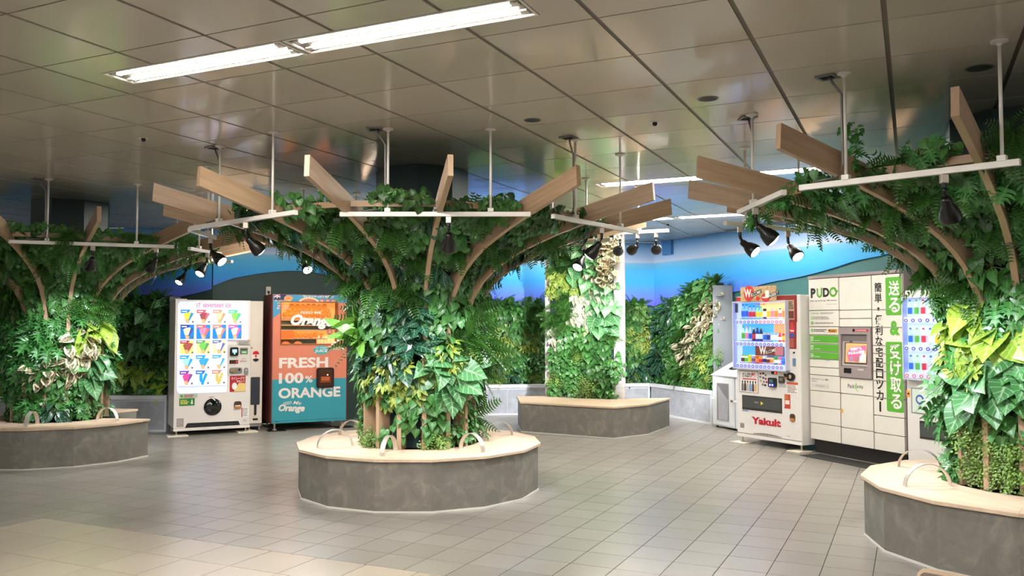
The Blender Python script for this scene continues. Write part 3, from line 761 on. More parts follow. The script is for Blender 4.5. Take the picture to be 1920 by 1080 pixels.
# ------------------------------------------------------------------ pillar with planting and its corner bench
PW = 1.27
pil = thing('planted_pillar', 'grey pillar with a tall planted face behind the corner bench', 'pillar', (.51, 13.10, 0), R(-25.25))
PILM = stone_mat('pillar_laminate', (168, 164, 162), (184, 180, 178), (204, 200, 196))
MB().box(0, PW, 0, .05, 0, CZ - .002).obj('pillar_face', PILM, pil)
MB().box(.12, PW - .42, .05, .62, 0, CZ - .002).obj('pillar_core', PILM, pil)
MB().box(.11, PW - .16, -.055, -.001, .45, 2.93).obj('felt_panel', FELT, pil)
spots = []
pr = random.Random(21)
def pil_sp(u, z):
    if z > 2.62 and u < .45: return 'fern'
    if z > 2.05 and u > .78: return 'rubber'
    if z > 2.3: return pr.choice(['schefflera', 'fern']) if u < .5 else 'anthurium'
    if z > 1.95: return 'schefflera' if u < .62 else 'anthurium'
    if z > 1.85: return 'fern' if u < .5 else 'hoya'
    if z > 1.45: return 'fern' if u < .38 else ('hoya' if .42 < u < .85 else 'anthurium')
    if z > 1.15: return 'hoya' if u < .32 else pr.choice(['fern', 'pothos', 'begonia'])
    return pr.choice(['creeper', 'ficus', 'ficus', 'pothos'])
z = .56
while z < 2.9:
    for k in range(6):
        u = .21 + .174 * k + pr.uniform(-.04, .04)
        spots_sp = pil_sp(u, z)
        spots.append((spots_sp, (u, -.06, z + pr.uniform(-.05, .05)), (pr.uniform(-.2, .2), -1, 0), (0, 0, 1), pr.uniform(.85, 1.15) * (.7 if spots_sp == 'fern' else 1)))
    z += .165
plant(pil, spots, 280)

cbn = thing('corner_bench', 'grey bench with oak top wrapped round the foot of the planted pillar', 'bench', (0, 0, 0))
HX = [(.136, 12.09), (1.345, 11.36), (1.88, 11.80), (2.35, 12.75), (1.66, 13.1), (.09, 13.06)]
def inset(poly, d):
    cx = sum(p[0] for p in poly) / len(poly); cy = sum(p[1] for p in poly) / len(poly)
    return [(x + (cx - x) * d, y + (cy - y) * d) for x, y in poly]
for k in range(len(HX)):
    a, b = HX[k], HX[(k + 1) % len(HX)]
    if k in (3, 4): continue
    q = inset(HX, .05); a2, b2 = q[k], q[(k + 1) % len(HX)]
    MB().slab([a, b, b2, a2], .012, .40).obj('side_panel', STONE, cbn)
    e = inset(HX, -.006); e2 = inset(HX, .02)
    MB().slab([e[k], e[(k + 1) % len(HX)], e2[(k + 1) % len(HX)], e2[k]], 0, .013).obj('base_trim', CAULK, cbn)
top = inset(HX, -.02)
# the seat stops at the pillar's foot
u0 = Vector((math.cos(R(-25.25)), math.sin(R(-25.25)))); pf = Vector((.51, 13.10)) - Vector((-u0.y, u0.x)) * .004
pa, pb = pf, pf + u0 * PW
MB().slab([top[5], top[0], top[1], (pb.x, pb.y), (pa.x, pa.y)], .40, .424).obj('seat_board', SEATW, cbn, bev=.002)
MB().slab([top[1], top[2], top[3], (pb.x + .09, pb.y + .12), (pb.x + .002, pb.y)], .40, .424).obj('seat_board', SEATW, cbn, bev=.002)

# ------------------------------------------------------------------ planters and green walls along the walls
def planter(label, P, ends, depth=.32, h=.51):
    """P: front floor line (left to right), ends: back points at both ends."""
    t = thing('planter_box', label, 'planter', (0, 0, 0))
    for (x0, y0), (x1, y1) in zip(P, P[1:]):
        d = Vector((x1 - x0, y1 - y0)); L = d.length; a = math.atan2(d.y, d.x)
        n = max(1, round(L / 1.15)); w = L / n
        for k in range(n):
            x, y = x0 + d.x * k / n, y0 + d.y * k / n
            MB().box(.004, w - .004, .014, .03, .03, h - .085).obj('side_panel', STONEW, t, (x, y, 0), (0, 0, a))
        MB().box(0, L, .02, .06, 0, h - .02).obj('planter_frame', COPING, t, (x0, y0, 0), (0, 0, a))
        MB().box(0, L, -.004, .26, h - .06, h).obj('coping', COPING, t, (x0, y0, 0), (0, 0, a), bev=.004)
        MB().box(0, L, -.004, .016, 0, .028).obj('base_trim', COPING, t, (x0, y0, 0), (0, 0, a))
    (x0, y0), (x1, y1) = P[-2:]; a = math.atan2(y1 - y0, x1 - x0)
    MB().box(-.03, -.001, .0, .30, 0, h + .002).obj('end_panel', COPING, t, (x1, y1, 0), (0, 0, a))
    return t
PBL = [(-1.3, 14.22), (2.38, 14.72)]
PRT = [(2.385, 14.715), (3.03, 12.97)]
PLL = [(-10.2, 12.13), (-4.91, 12.13)]
planter('pale grey planter under the green wall behind the pillar', PBL, None)
planter('pale grey planter running from the back corner to the recycling bins', PRT, None)
planter('grey planter under the dark green wall left of the ice cream machine', PLL, None)
def green_wall(label, p0, p1, top, spf, rows, seed, budget, off=.16, fin=None, step=.17):
    d = Vector((p1[0] - p0[0], p1[1] - p0[1])); L = d.length; a = math.atan2(d.y, d.x)
    t = thing('green_wall', label, 'green wall', (p0[0], p0[1], 0), a)
    n = max(2, int(L / .3)); mb = MB()
    for k in range(n):
        x0, x1 = L * k / n, L * (k + 1) / n
        mb.add([(x0, off, .512), (x1, off, .512), (x1, off, top(x1)), (x0, off, top(x0)), (x0, off + .08, .512), (x1, off + .08, .512), (x1, off + .08, top(x1)), (x0, off + .08, top(x0))],
               [(0, 1, 2, 3), (5, 4, 7, 6), (3, 2, 6, 7), (0, 3, 7, 4), (1, 5, 6, 2)])
    mb.obj('felt_panel', FELT, t)
    if fin: MB().box(L - .0, L + .03, off - .12, off + .22, .512, fin).obj('side_fin', mat('shaded_fin_grey', (128, 130, 134), .5), t)  # white fin coloured grey, its shade put into the paint
    r = random.Random(seed); sp = []
    z = .62
    while z < 2.3:
        u = .06
        while u < L - .03:
            zz = z + r.uniform(-.05, .05)
            if zz < top(u) - .04: sp.append((spf(u, zz, r), (u + r.uniform(-.04, .04), off - .01, zz), (r.uniform(-.25, .25), -1, .05), (0, 0, 1), r.uniform(.85, 1.15)))
            u += step
        z += .16
    u = .08
    while u < L - .05:                                    # a fringe along the top edge
        sp.append((r.choice(['fern', 'fern', 'ficus', 'pothos']), (u, off + .02, top(u) - .03), (0, -.7, .6), (0, .6, 1), r.uniform(.6, .85))); u += .14
    plant(t, sp, budget)
def sp_right(u, z, r):
    g = z - .75 - (u - .4) * .62
    if .9 < u < 2.1 and abs(z - (1.05 + (u - .95) * .85)) < .17: return 'rubber'
    if u < .9: return r.choice(['ficus', 'ficus', 'philodendron', 'pothos'])
    if z < 1.35 and u > 1.0: return r.choice(['creeper', 'creeper', 'pothos', 'schefflera']) if r.random() < .75 else 'ficus'
    return r.choice(['pothos', 'pothos', 'ficus', 'fern'])
def sp_back(u, z, r):
    if z > 1.45: return r.choice(['pothos', 'begonia', 'begonia', 'pothos', 'fern'])
    if z > 1.05: return r.choice(['schefflera', 'schefflera', 'begonia', 'pothos'])
    if z > .8: return r.choice(['philodendron', 'ficus', 'pothos'])
    return r.choice(['creeper', 'ficus', 'philodendron'])
green_wall('green wall with red-leaved and yellow plants between central tree and pillar', PBL[0], PBL[1], lambda u: 1.86, sp_back, 8, 4, 270)
green_wall('green wall rising to the right behind the recycling bins, with cream-edged leaves', PRT[0], PRT[1], lambda u: 1.83 + .33 * max(0, min(1, (u - .35) / 1.0)), sp_right, 9, 6, 280, fin=2.12)
green_wall('dark shaded green wall left of the ice cream machine', (-7.6, 12.13), PLL[1], lambda u: 1.9, lambda u, z, r: r.choice(['pothos', 'monstera', 'shade_ivy', 'shade_ivy', 'anthurium'] if z > 1.0 else ['pothos', 'lime_philodendron', 'shade_ivy', 'pothos']), 8, 8, 280, fin=1.92)

# ------------------------------------------------------------------ machines: local x along the front, y into the machine, z up
def lit(name, c, e=1.2, rough=.4): return mat('lit_' + name, c, rough, emit=e * .5, var=.02)
def panel_obj(parent, name, poly, y0, y1, m, bev=0): return MB().panel(poly, y0, y1).obj(name, m, parent, bev=bev)
def lines(parent, x0, z0, x1, z1, n, m, y=-.003, fill=.55, seed=1, name='small_print'):
    r = random.Random(seed); mb = MB(); h = (z1 - z0) / n
    for k in range(n):
        x = x0; zc = z1 - h * (k + .5)
        end = x0 + (x1 - x0) * r.uniform(.75, 1)
        while x < end:
            w = min(r.uniform(.5, 1.6) * h, end - x); mb.flat(rect(x, zc - h * fill / 2, x + w, zc + h * fill / 2), y); x += w + h * .25
    return mb.obj(name, m, parent)

# ---- ice cream machine
t = thing('ice_cream_vending_machine', 'white ice cream vending machine with a lit panel of cones, left of the juice machine', 'vending machine', (-4.61, 11.59, 0), R(28.6))
ICEW = mat('machine_white', (222, 216, 212), .28)
body = [(.015, .105), (1.02, .105), (1.02, 1.858), (.015, 1.858)]
MB().panel(body, 0, .60).obj('cabinet', ICEW, t, bev=.008)
MB().panel(rect(.015, 1.858, .17, 1.872), .05, .3).obj('top_cover', ICEW, t)
panel_obj(t, 'base_rail', rect(.015, .066, 1.027, .104), -.006, .03, ICEW, .003)
MB().box(1.022, 1.225, .14, .60, .10, 1.857).obj('straw_cabinet', WHITE2, t, bev=.006)
MB().box(1.024, 1.222, .15, .66, .06, .098).obj('straw_cabinet_base', GREYM, t)
# lit window
wp = [(.047 + .03, 1.836), (.047, 1.80), (.050, .63), (.062, .592), (.085, .575), (.69, .572), (.708, .60), (.706, 1.31), (.984, 1.311), (.980, 1.81), (.95, 1.838)]
panel_obj(t, 'lit_window', wp[::-1][::-1], -.004, .0, lit('ice_window', (206, 214, 248), .62))
text(t, '17', .289, 1.757, .338, 1.815, mat('pink_print', (226, 110, 160), .5), -.006, .02)
text(t, 'seventeen ice', .372, 1.757, .746, 1.824, mat('pink_print', (226, 110, 160), .5), -.006, .012)
MB().box(.28, .34, -.006, -.0045, 1.746, 1.75).obj('small_print', MATS['pink_print'], t)
CONE = lit('cone_wafer', (216, 158, 110), .9)
cards = []
c4 = [(.084, .26), (.292, .472), (.506, .684), (.715, .895)]
FL = [[((0, 132, 216), None, (250, 206, 66)), ((226, 84, 104), None, (150, 70, 80)), ((230, 136, 104), None, (246, 206, 160)), ((44, 186, 130), None, (130, 214, 90))],
      [((36, 60, 150), (22, 120, 220), (250, 240, 190)), ((226, 90, 90), (24, 126, 224), (246, 130, 170)), ((236, 120, 100), (24, 126, 224), (250, 214, 204)), ((214, 80, 160), (24, 126, 224), (250, 208, 196))],
      [((170, 40, 56), (250, 226, 130), (150, 84, 70)), ((70, 150, 80), (236, 236, 150), (110, 190, 90)), ((80, 96, 180), (250, 222, 170), (250, 246, 240))],
      [((20, 156, 226), None, (150, 210, 244)), ((24, 150, 226), None, (60, 160, 226)), ((60, 160, 226), None, (250, 240, 240))],
      [((110, 50, 160), None, (214, 70, 150)), ((40, 100, 200), None, (20, 150, 236)), ((240, 120, 84), None, (250, 176, 90))]]
zr = [(1.536, 1.722), (1.32, 1.515), (1.115, 1.306), (.905, 1.094), (.69, .885)]
for row, cols in enumerate(FL):
    z0, z1 = zr[row]
    panel_obj(t, 'card_shelf', rect(.07, z0 - .022, .975 if row < 2 else .70, z0 - .012), -.012, -.0045, lit('shelf', (180, 186, 230), .7))
    for k, (hd, bg, ice) in enumerate(cols):
        x0, x1 = c4[k]; w = x1 - x0; h = z1 - z0; y = -.008; cx = x0 + w * .5
        mb = MB()
        mb.flat(rect(x0, z0, x1, z1), y, 0)
        mb.flat([(x0, z1 - h * .26), (x0 + w * .55, z1 - h * .26), (x0 + w * .72, z1), (x0, z1)], y - .001, 1)
        if row == 4 and k:
            mb.flat(ell(cx - w * .12, z0 + h * .5, w * .12, h * .33), y - .002, 2); mb.flat([(cx - w * .1, z0 + h * .1), (cx + w * .1, z0 + h * .1), (cx + w * .36, z0 + h * .75), (cx + w * .18, z0 + h * .82)], y - .002, 2)
            mb.flat(rect(cx - w * .1, z0, cx + w * .1, z0 + h * .3), y - .0015, 2)
        else:
            mb.flat([(cx - w * .10, z0), (cx + w * .12, z0), (cx + w * .2, z0 + h * .34), (cx - w * .18, z0 + h * .34)], y - .002, 3)
            mb.flat([(cx - w * .18, z0 + h * .3), (cx + w * .2, z0 + h * .3), (cx + w * .34, z0 + h * .66), (cx + w * .2, z0 + h * .8), (cx - w * .1, z0 + h * .78), (cx - w * .3, z0 + h * .66)], y - .003, 2)
            mb.flat([(cx + w * .06, z0 + h * .2), (cx + w * .16, z0 + h * .2), (cx + w * .46, z0 + h * .72), (cx + w * .26, z0 + h * .8)], y - .004, 4)
        mb.flat(ell(x1 - w * .1, z0 + h * .1, .014, .014, 12), y - .004, 5)
        mb.flat(rect(x0 + w * .08, z1 - h * .16, x0 + w * .45, z1 - h * .1), y - .0018, 6)
        E_ = .6
        mb.obj('product_card', [lit('card_%d%d' % (row, k), bg or (232, 236, 250), E_), lit('head_%d%d' % (row, k), hd, E_), lit('ice_%d%d' % (row, k), ice, E_), CONE, lit('wrap_%d%d' % (row, k), tuple(min(255, int(v * .8 + 30)) for v in hd), E_), GREYPR, lit('white', (246, 246, 250), 1)], t)
panel_obj(t, 'price_tag', rect(.841, 1.223, 1.015, 1.30), -.006, -.001, LGREY)
panel_obj(t, 'price_tag_header', rect(.841, 1.288, 1.018, 1.305), -.008, -.001, mat('gold_print', (206, 160, 90), .5))
lines(t, .86, 1.23, 1.0, 1.28, 3, GREYPR, -.008, seed=2)
panel_obj(t, 'control_panel', rr(.71, .80, 1.012, 1.236, .02), -.006, -.0005, mat('panel_pale', (206, 200, 194), .4))
o = panel_obj(t, 'card_reader', rr(.741, 1.079, .854, 1.201, .02), -.03, -.004, BLACK, .003)
panel_obj(t, 'reader_screen', rect(.77, 1.125, .832, 1.17), -.032, -.029, lit('screen_blue', (150, 180, 250), 1.2))
panel_obj(t, 'reader_mark', ell(.80, 1.112, .012, .012, 10), -.032, -.029, lit('mint', (120, 240, 190), 1.2))
panel_obj(t, 'bill_slot', rr(.879, 1.104, .984, 1.192, .006), -.018, -.004, mat('grey_green_plastic', (120, 122, 108), .4), .003)
panel_obj(t, 'bill_mouth', rect(.89, 1.16, .974, 1.172), -.02, -.017, BLACK)
panel_obj(t, 'bill_lamp', rect(.905, 1.122, .96, 1.134), -.02, -.017, lit('green_lamp', (90, 240, 130), 1.5))
panel_obj(t, 'led_display', rect(.737, .97, .853, 1.019), -.012, -.004, BLACK)
text(t, '- - 0', .76, .98, .845, 1.008, lit('red_led', (255, 60, 40), 2), -.0135, .01)
text(t, 'Glico', .878, .991, .97, 1.016, REDP, -.008, 0, shear=.4)
lines(t, .90, 1.028, .97, 1.042, 1, GREYPR, -.008)
o = panel_obj(t, 'coin_slot', rr(.738, .828, .912, .916, .03), -.016, -.004, GREYM, .004)
panel_obj(t, 'coin_lever', [(.755, .85), (.80, .855), (.835, .885), (.82, .895), (.79, .872), (.752, .868)], -.026, -.015, mat('brass', (196, 150, 70), .35, .8))
panel_obj(t, 'coin_mouth', rect(.858, .868, .885, .90), -.018, -.015, BLACK)
panel_obj(t, 'key_slot', rr(.935, .815, .994, .91, .026), -.02, -.004, mat('mid_grey_plastic', (130, 128, 124), .4), .003)
panel_obj(t, 'key_barrel', ell(.964, .875, .013, .013, 12), -.026, -.018, CHROME)
o = panel_obj(t, 'sticker', rect(.746, .576, .96, .80), -.003, -.0005, mat('crimson_print', (176, 34, 48), .4))
panel_obj(t, 'sticker_patch', [(.80, .578), (.958, .578), (.958, .69), (.87, .70)], -.005, -.002, mat('sand_print', (226, 196, 120), .5))
panel_obj(t, 'sticker_patch', ell(.81, .655, .035, .05, 14), -.006, -.004, PRINTW)
text(t, 'マイレージで', .765, .74, .945, .782, PRINTW, -.006, .015)
text(t, '貯めよう', .84, .705, .945, .735, PRINTW, -.006, .015)
o = panel_obj(t, 'sticker', rect(.085, .513, .318, .57), -.003, -.0005, mat('pale_green_print', (176, 196, 176), .5))
panel_obj(t, 'sticker_patch', ell(.115, .541, .018, .02, 14), -.005, -.002, GREENP); lines(t, .15, .52, .30, .56, 2, REDP, -.005, seed=3)
o = panel_obj(t, 'sticker', rect(.086, .409, .284, .508), -.003, -.0005, mat('deep_green_print', (36, 120, 52), .45))
lines(t, .10, .425, .21, .495, 3, mat('yellow_print', (236, 226, 110), .5), -.005, seed=4)
panel_obj(t, 'sticker_patch', [(.235, .43), (.262, .43), (.258, .47), (.25, .50), (.24, .47)], -.005, -.002, PRINTW)
MB().lathe([(.119, -.002), (.119, .006), (.112, .012), (.06, .026), (0, .03)], 32).obj('delivery_door', BLACKG, t, (.523, 0, .378), (R(90), 0, 0), smooth=True)
panel_obj(t, 'door_flap', rect(.485, .355, .565, .395), -.034, -.024, mat('smoky_plastic', (40, 44, 46), .2))
lines(t, .47, .507, .55, .523, 1, GREYPR, -.003)
panel_obj(t, 'coin_return', rr(.807, .337, .909, .442, .03), -.010, -.0005, mat('brown_plastic', (70, 48, 34), .4), .003)
panel_obj(t, 'return_tray', rr(.812, .34, .904, .375, .012), -.018, -.006, mat('amber_plastic', (190, 120, 60), .35), .003)
panel_obj(t, 'return_gap', rect(.822, .373, .895, .386), -.0115, -.009, PRINTW)
panel_obj(t, 'label', rect(.91, .217, 1.008, .353), -.002, -.0005, PRINTW); panel_obj(t, 'label_edge', rect(.91, .217, .924, .35), -.003, -.0015, mat('brick_print', (170, 70, 70), .5)); lines(t, .93, .225, 1.0, .345, 8, GREYPR, -.003, seed=5)
panel_obj(t, 'label', rr(.918, .138, 1.006, .198, .02), -.002, -.0005, mat('off_white_print', (214, 210, 206), .5)); lines(t, .94, .16, .985, .176, 1, GREYPR, -.003)
panel_obj(t, 'label', rect(.055, .126, .145, .239), -.002, -.0005, mat('taupe_print', (150, 136, 132), .5)); lines(t, .06, .135, .14, .23, 7, LGREY, -.003, seed=6)
panel_obj(t, 'kick_grille', [(.165, .108), (.894, .108), (.878, .15), (.868, .166), (.20, .17), (.185, .155)], -.002, -.0005, DARK)
for k in range(5): panel_obj(t, 'grille_bar', rect(.22 + .13 * k, .122, .30 + .13 * k, .135), -.005, -.0015, mat('charcoal_plastic', (44, 42, 44), .5))
S = .138                                                  # the narrow cabinet's front sits further back
panel_obj(t, 'straw_window', rr(1.06, .37, 1.19, .765, .012), S - .004, S + .004, mat('smoked_acrylic', (58, 60, 70), .15))
panel_obj(t, 'straw_slot', rr(1.112, .22, 1.146, .372, .012), S - .005, S + .004, DARK)
panel_obj(t, 'name_plate', rect(1.096, .148, 1.166, .176), S - .003, S + .003, BLACK)
panel_obj(t, 'lock', ell(1.07, 1.182, .009, .009, 12), S - .006, S + .002, GREYM)
panel_obj(t, 'emblem', ell(1.128, 1.062, .058, .075, 24), S - .002, S + .002, mat('cream_print', (226, 214, 204), .5))
panel_obj(t, 'emblem_fan', [(1.078, 1.09), (1.178, 1.09), (1.16, 1.13), (1.128, 1.14), (1.096, 1.13)], S - .004, S, REDP)
panel_obj(t, 'emblem_fan', [(1.11, 1.05), (1.146, 1.05), (1.128, 1.10)], S - .004, S, REDP)
panel_obj(t, 'emblem_base', [(1.082, 1.02), (1.128, 1.035), (1.174, 1.02), (1.155, .995), (1.128, .985), (1.10, .995)], S - .004, S, PRINTK)
for x, y in ((.06, .05), (.98, .05), (.06, .54), (.98, .54), (1.06, .2), (1.2, .2)):
    MB().lathe([(.03, .012), (.03, .02), (.012, .024), (.012, .068 if x < 1 else .062)], 10, (x, y, 0)).obj('foot', CHROME, t)
for x0, x1 in ((-.06, .20), (.86, 1.13)): MB().box(x0, x1, -.07, .16, 0, .012).obj('foot_plate', mat('cream_plate', (222, 214, 196), .5), t)

# ---- orange juice machine
t = thing('juice_vending_machine', 'salmon and teal orange juice vending machine with a window of oranges', 'vending machine', (-3.43, 12.15, 0), R(25))
SAL = mat('salmon_vinyl', (206, 122, 96), .45); TEALV = mat('teal_vinyl', (46, 142, 156), .45); BLUEV = mat('blue_vinyl', (60, 140, 180), .45)
W_ = 1.09
cb = MB().box(0, W_, .004, .78, .108, 1.235).box(0, W_, .004, .78, 1.842, 1.957).box(0, W_, .165, .78, 1.235, 1.842).box(0, .127, .004, .165, 1.235, 1.842).box(.94, W_, .004, .165, 1.235, 1.842)
cb.obj('cabinet', mat('maroon_enamel', (120, 52, 48), .4), t)
panel_obj(t, 'upper_front', [(.012, .733), (W_ - .012, .733), (W_ - .012, 1.235), (.127, 1.235), (.127, 1.70), (.012, 1.61)], -.002, .006, SAL)
panel_obj(t, 'upper_front', rect(.94, 1.235, W_ - .012, 1.84), -.002, .006, SAL)
panel_obj(t, 'lower_front', rect(.012, .145, W_ - .012, .733), -.002, .006, TEALV)
panel_obj(t, 'base_rail', rect(.012, .11, W_ - .012, .141), -.001, .006, TEALV)
panel_obj(t, 'rail_catch', rect(.06, .128, .10, .136), -.003, 0, BLACK)
panel_obj(t, 'header', [(.012, 1.608), (.127, 1.702), (.127, 1.842), (W_ - .012, 1.842), (W_ - .012, 1.948), (.012, 1.948)], -.002, .006, BLUEV)
# window with the oranges on their chutes
y1 = .16
panel_obj(t, 'window_back', rect(.127, 1.235, .94, 1.842), y1 - .004, y1, lit('amber_backlight', (255, 168, 84), .85))
for z, c in ((1.60, 'e'), (1.51, 'e'), (1.435, 'e')): MB().box(.13, .937, .02, .15, z, z + .012).obj('chute_rail', CHROME, t)
MB().box(.13, .937, .10, .15, 1.44, 1.50).obj('machine_block', mat('olive_metal', (120, 112, 74), .4), t)
MB().box(.13, .937, .10, .15, 1.52, 1.575).obj('machine_block', MATS['olive_metal'], t)
ORM = mat('orange_peel', (244, 142, 50), .4, emit=.25, bump=.2, bscale=90); om = MB().lathe([(0, -.04), (.022, -.034), (.036, -.016), (.04, 0), (.036, .016), (.022, .034), (0, .04)], 9).mesh('orange', ORM, True)
ro = random.Random(5)
for row, (x0, x1, z) in enumerate(((.20, .90, 1.66), (.26, .88, 1.725), (.30, .80, 1.785))):
    x = x0
    while x < x1: link('orange', om, t, (x, .10 + .01 * row, z + ro.uniform(-.006, .006)), (ro.random() * 3, ro.random() * 3, 0)); x += .079
MB().box(.13, .31, .03, .15, 1.315, 1.43).obj('juice_tank', lit('juice_orange', (255, 120, 50), .55), t)
x = .345
while x < .78: link('orange', om, t, (x, .09, 1.36 + ro.uniform(-.008, .012)), (ro.random() * 3, 0, 0)); x += .075
MB().box(.33, .80, .04, .15, 1.305, 1.316).obj('chute_rail', CHROME, t)
panel_obj(t, 'lower_scene', rect(.13, 1.238, .66, 1.305), .12, .13, mat('leafy_print', (112, 118, 70), .5, var=.5, vscale=30))
for cx in (.215, .39): panel_obj(t, 'orange_slice', ell(cx, 1.24, .055, .034, 14, 0, 180), .10, .118, lit('slice', (250, 140, 70), .5))
for k in range(5): MB().box(.675 + .052 * k, .70 + .052 * k, .06, .14, 1.24, 1.36).obj('cup_tube', lit('cup', (250, 222, 160), .6), t)
MB().flat(rect(.127, 1.235, .94, 1.842), .001).obj('window_glass', GLASSM, t)
for q in (rect(.115, 1.225, .952, 1.237), rect(.115, 1.84, .952, 1.852), rect(.115, 1.237, .128, 1.84), rect(.939, 1.237, .952, 1.84)): panel_obj(t, 'window_frame', q, -.008, .004, mat('copper_frame', (150, 84, 66), .35))
text(t, 'Orange', .26, 1.455, .88, 1.66, lit('script_white', (232, 226, 220), .15), -.010, .05, shear=.35, tilt=-2)
text(t, 'FEED ME', .40, 1.675, .70, 1.71, MATS['lit_script_white'], -.010, .012)
text(t, '飲むならやっぱり生搾り!', .428, 1.908, .878, 1.944, mat('cream_yellow_print', (240, 222, 190), .5), -.004, .02)
o = panel_obj(t, 'header_arch', ell(.52, 1.842, .15, .072, 20, 0, 180), -.004, -.001, mat('peach_print', (232, 196, 150), .5))
panel_obj(t, 'header_arch', ell(.52, 1.842, .115, .052, 20, 0, 180), -.006, -.003, mat('rust_print', (190, 110, 84), .5))
for cx in (.71, .796, .878): panel_obj(t, 'header_badge', ell(cx, 1.868, .034, .03, 14), -.004, -.001, MATS['rust_print']); lines(t, cx - .022, 1.858, cx + .022, 1.878, 2, MATS['cream_yellow_print'], -.006, seed=int(cx * 100))
panel_obj(t, 'flag', rect(.021, 1.868, .19, 1.95), -.005, -.001, mat('navy_print', (26, 30, 84), .5))
for q in ([(.021, 1.95), (.034, 1.95), (.112, 1.905), (.112, 1.898)], [(.112, 1.95), (.1, 1.95), (.021, 1.905), (.021, 1.898)], rect(.06, 1.895, .073, 1.95), rect(.021, 1.918, .112, 1.928)): panel_obj(t, 'flag_cross', q, -.007, -.004, mat('pink_white_print', (236, 206, 206), .5))
panel_obj(t, 'orange_slice', ell(.225, 1.897, .062, .038, 18), -.006, -.001, mat('slice_print', (222, 160, 100), .5)); panel_obj(t, 'orange_slice', ell(.225, 1.9, .048, .028, 18), -.008, -.005, mat('slice_core_print', (206, 130, 76), .5))
text(t, 'オーストラリア産', .036, 1.848, .262, 1.88, mat('gold_letter_print', (240, 190, 80), .5), -.009, .03)
text(t, 'オレンジ使用', .066, 1.808, .232, 1.84, MATS['gold_letter_print'], -.009, .03)
text(t, '濃厚な果実の', .072, 1.772, .24, 1.798, mat('pink_letter_print', (244, 190, 176), .5), -.005, .02)
text(t, '香りと味わい', .064, 1.738, .244, 1.766, MATS['pink_letter_print'], -.005, .02)
LW = mat('letter_white', (222, 212, 206), .5)
text(t, 'FRESH', .104, .893, .808, 1.043, LW, -.0035, .035)
text(t, '100', .104, .672, .452, .826, LW, -.0035, .035)
text(t, '%', .477, .68, .585, .776, LW, -.0035, .02)
text(t, 'ORANGE', .101, .460, .993, .61, LW, -.0035, .035)
text(t, 'FEED', .172, .372, .29, .412, LW, -.0035, .01, tilt=8)
text(t, 'Me', .305, .366, .425, .418, LW, -.0035, .005, shear=.4, tilt=-6)
text(t, 'Orange', .105, .245, .476, .372, LW, -.0035, .05, shear=.3, tilt=-3)
panel_obj(t, 'badge', ell(.705, 1.148, .114, .067, 28), -.005, -.001, mat('badge_teal', (60, 160, 166), .5))
text(t, 'COLD', .69, 1.165, .79, 1.197, LW, -.0065, .01, shear=.2); text(t, '100%', .62, 1.172, .675, 1.188, LW, -.0065); text(t, 'JUICE', .608, 1.105, .802, 1.155, LW, -.0065, .03, shear=.2)
panel_obj(t, 'seal', ell(.827, 1.41, .042, .046, 20), -.004, 0, MATS['rust_print']); panel_obj(t, 'seal', ell(.827, 1.41, .012, .012, 12), -.006, -.003, LW)
panel_obj(t, 'pickup_frame', rr(.636, .596, .893, .89, .035), -.03, .0, mat('espresso_plastic', (34, 18, 14), .25), .008)
panel_obj(t, 'pickup_window', rect(.665, .625, .865, .865), -.034, -.029, mat('amber_glass', (66, 34, 22), .1))
text(t, 'FRESH', .69, .675, .84, .695, mat('copper_letter', (170, 96, 50), .4), -.036, .01); panel_obj(t, 'pickup_lamp', ell(.795, .785, .01, .01, 10), -.036, -.033, lit('warm_lamp', (255, 230, 190), 2))
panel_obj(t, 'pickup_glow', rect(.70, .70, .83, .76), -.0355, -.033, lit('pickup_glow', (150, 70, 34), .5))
for x, y in ((.06, .06), (W_ - .06, .06), (.06, .7), (W_ - .06, .7)): MB().lathe([(.035, .0), (.035, .012), (.012, .016), (.014, .07), (.03, .11)], 10, (x, y, .01)).obj('foot', CHROME, t)
for x in (.05, W_ - .06): MB().box(x - .09, x + .16, -.03, .16, 0, .01).obj('foot_plate', BLACK, t)

# ---- drinks machine on the right
def bottle(parent, x, z, y, kind, cap, bodyc, labelc, h):
    n = 8; r = .021
    m = [lit('b_%d_%d_%d' % bodyc, bodyc, .45), lit('b_%d_%d_%d' % cap, cap, .45), lit('b_%d_%d_%d' % labelc, labelc, .45)]
    mb = MB()
    if kind == 'pet': mb.lathe([(r * .9, 0), (r, .005), (r, h * .62), (r * .45, h * .88), (r * .4, h * .92)], n); mb.lathe([(r * .5, h * .90), (r * .5, h)], n, mi=1); mb.lathe([(r * 1.02, h * .18), (r * 1.02, h * .55)], n, mi=2)
    elif kind == 'can': mb.lathe([(r * .85, 0), (r, .006), (r, h * .93), (r * .8, h)], n); mb.lathe([(r * 1.02, h * .2), (r * 1.02, h * .75)], n, mi=2); mb.lathe([(r * .8, h), (r * .3, h + .001)], n, mi=1)
    else: mb.box(-r, r, -r, r, 0, h * .86); mb.add([(-r, -r, h * .86), (r, -r, h * .86), (r, r, h * .86), (-r, r, h * .86), (-r, 0, h), (r, 0, h)], [(0, 1, 5, 4), (2, 3, 4, 5), (1, 2, 5), (3, 0, 4)], 1); mb.box(-r * 1.02, r * 1.02, -r * 1.02, r * .9, h * .2, h * .6, 2)
    mb.obj('sample_drink', m, parent, (x, y, z), smooth=False)
def drinks(t, rows, x0, x1, y=.055):
    for z, items in rows:
        for k, (kind, cap, bodyc, labelc, h) in enumerate(items):
            bottle(t, x0 + (x1 - x0) * (k + .5) / len(items), z, y, kind, cap, bodyc, labelc, h)
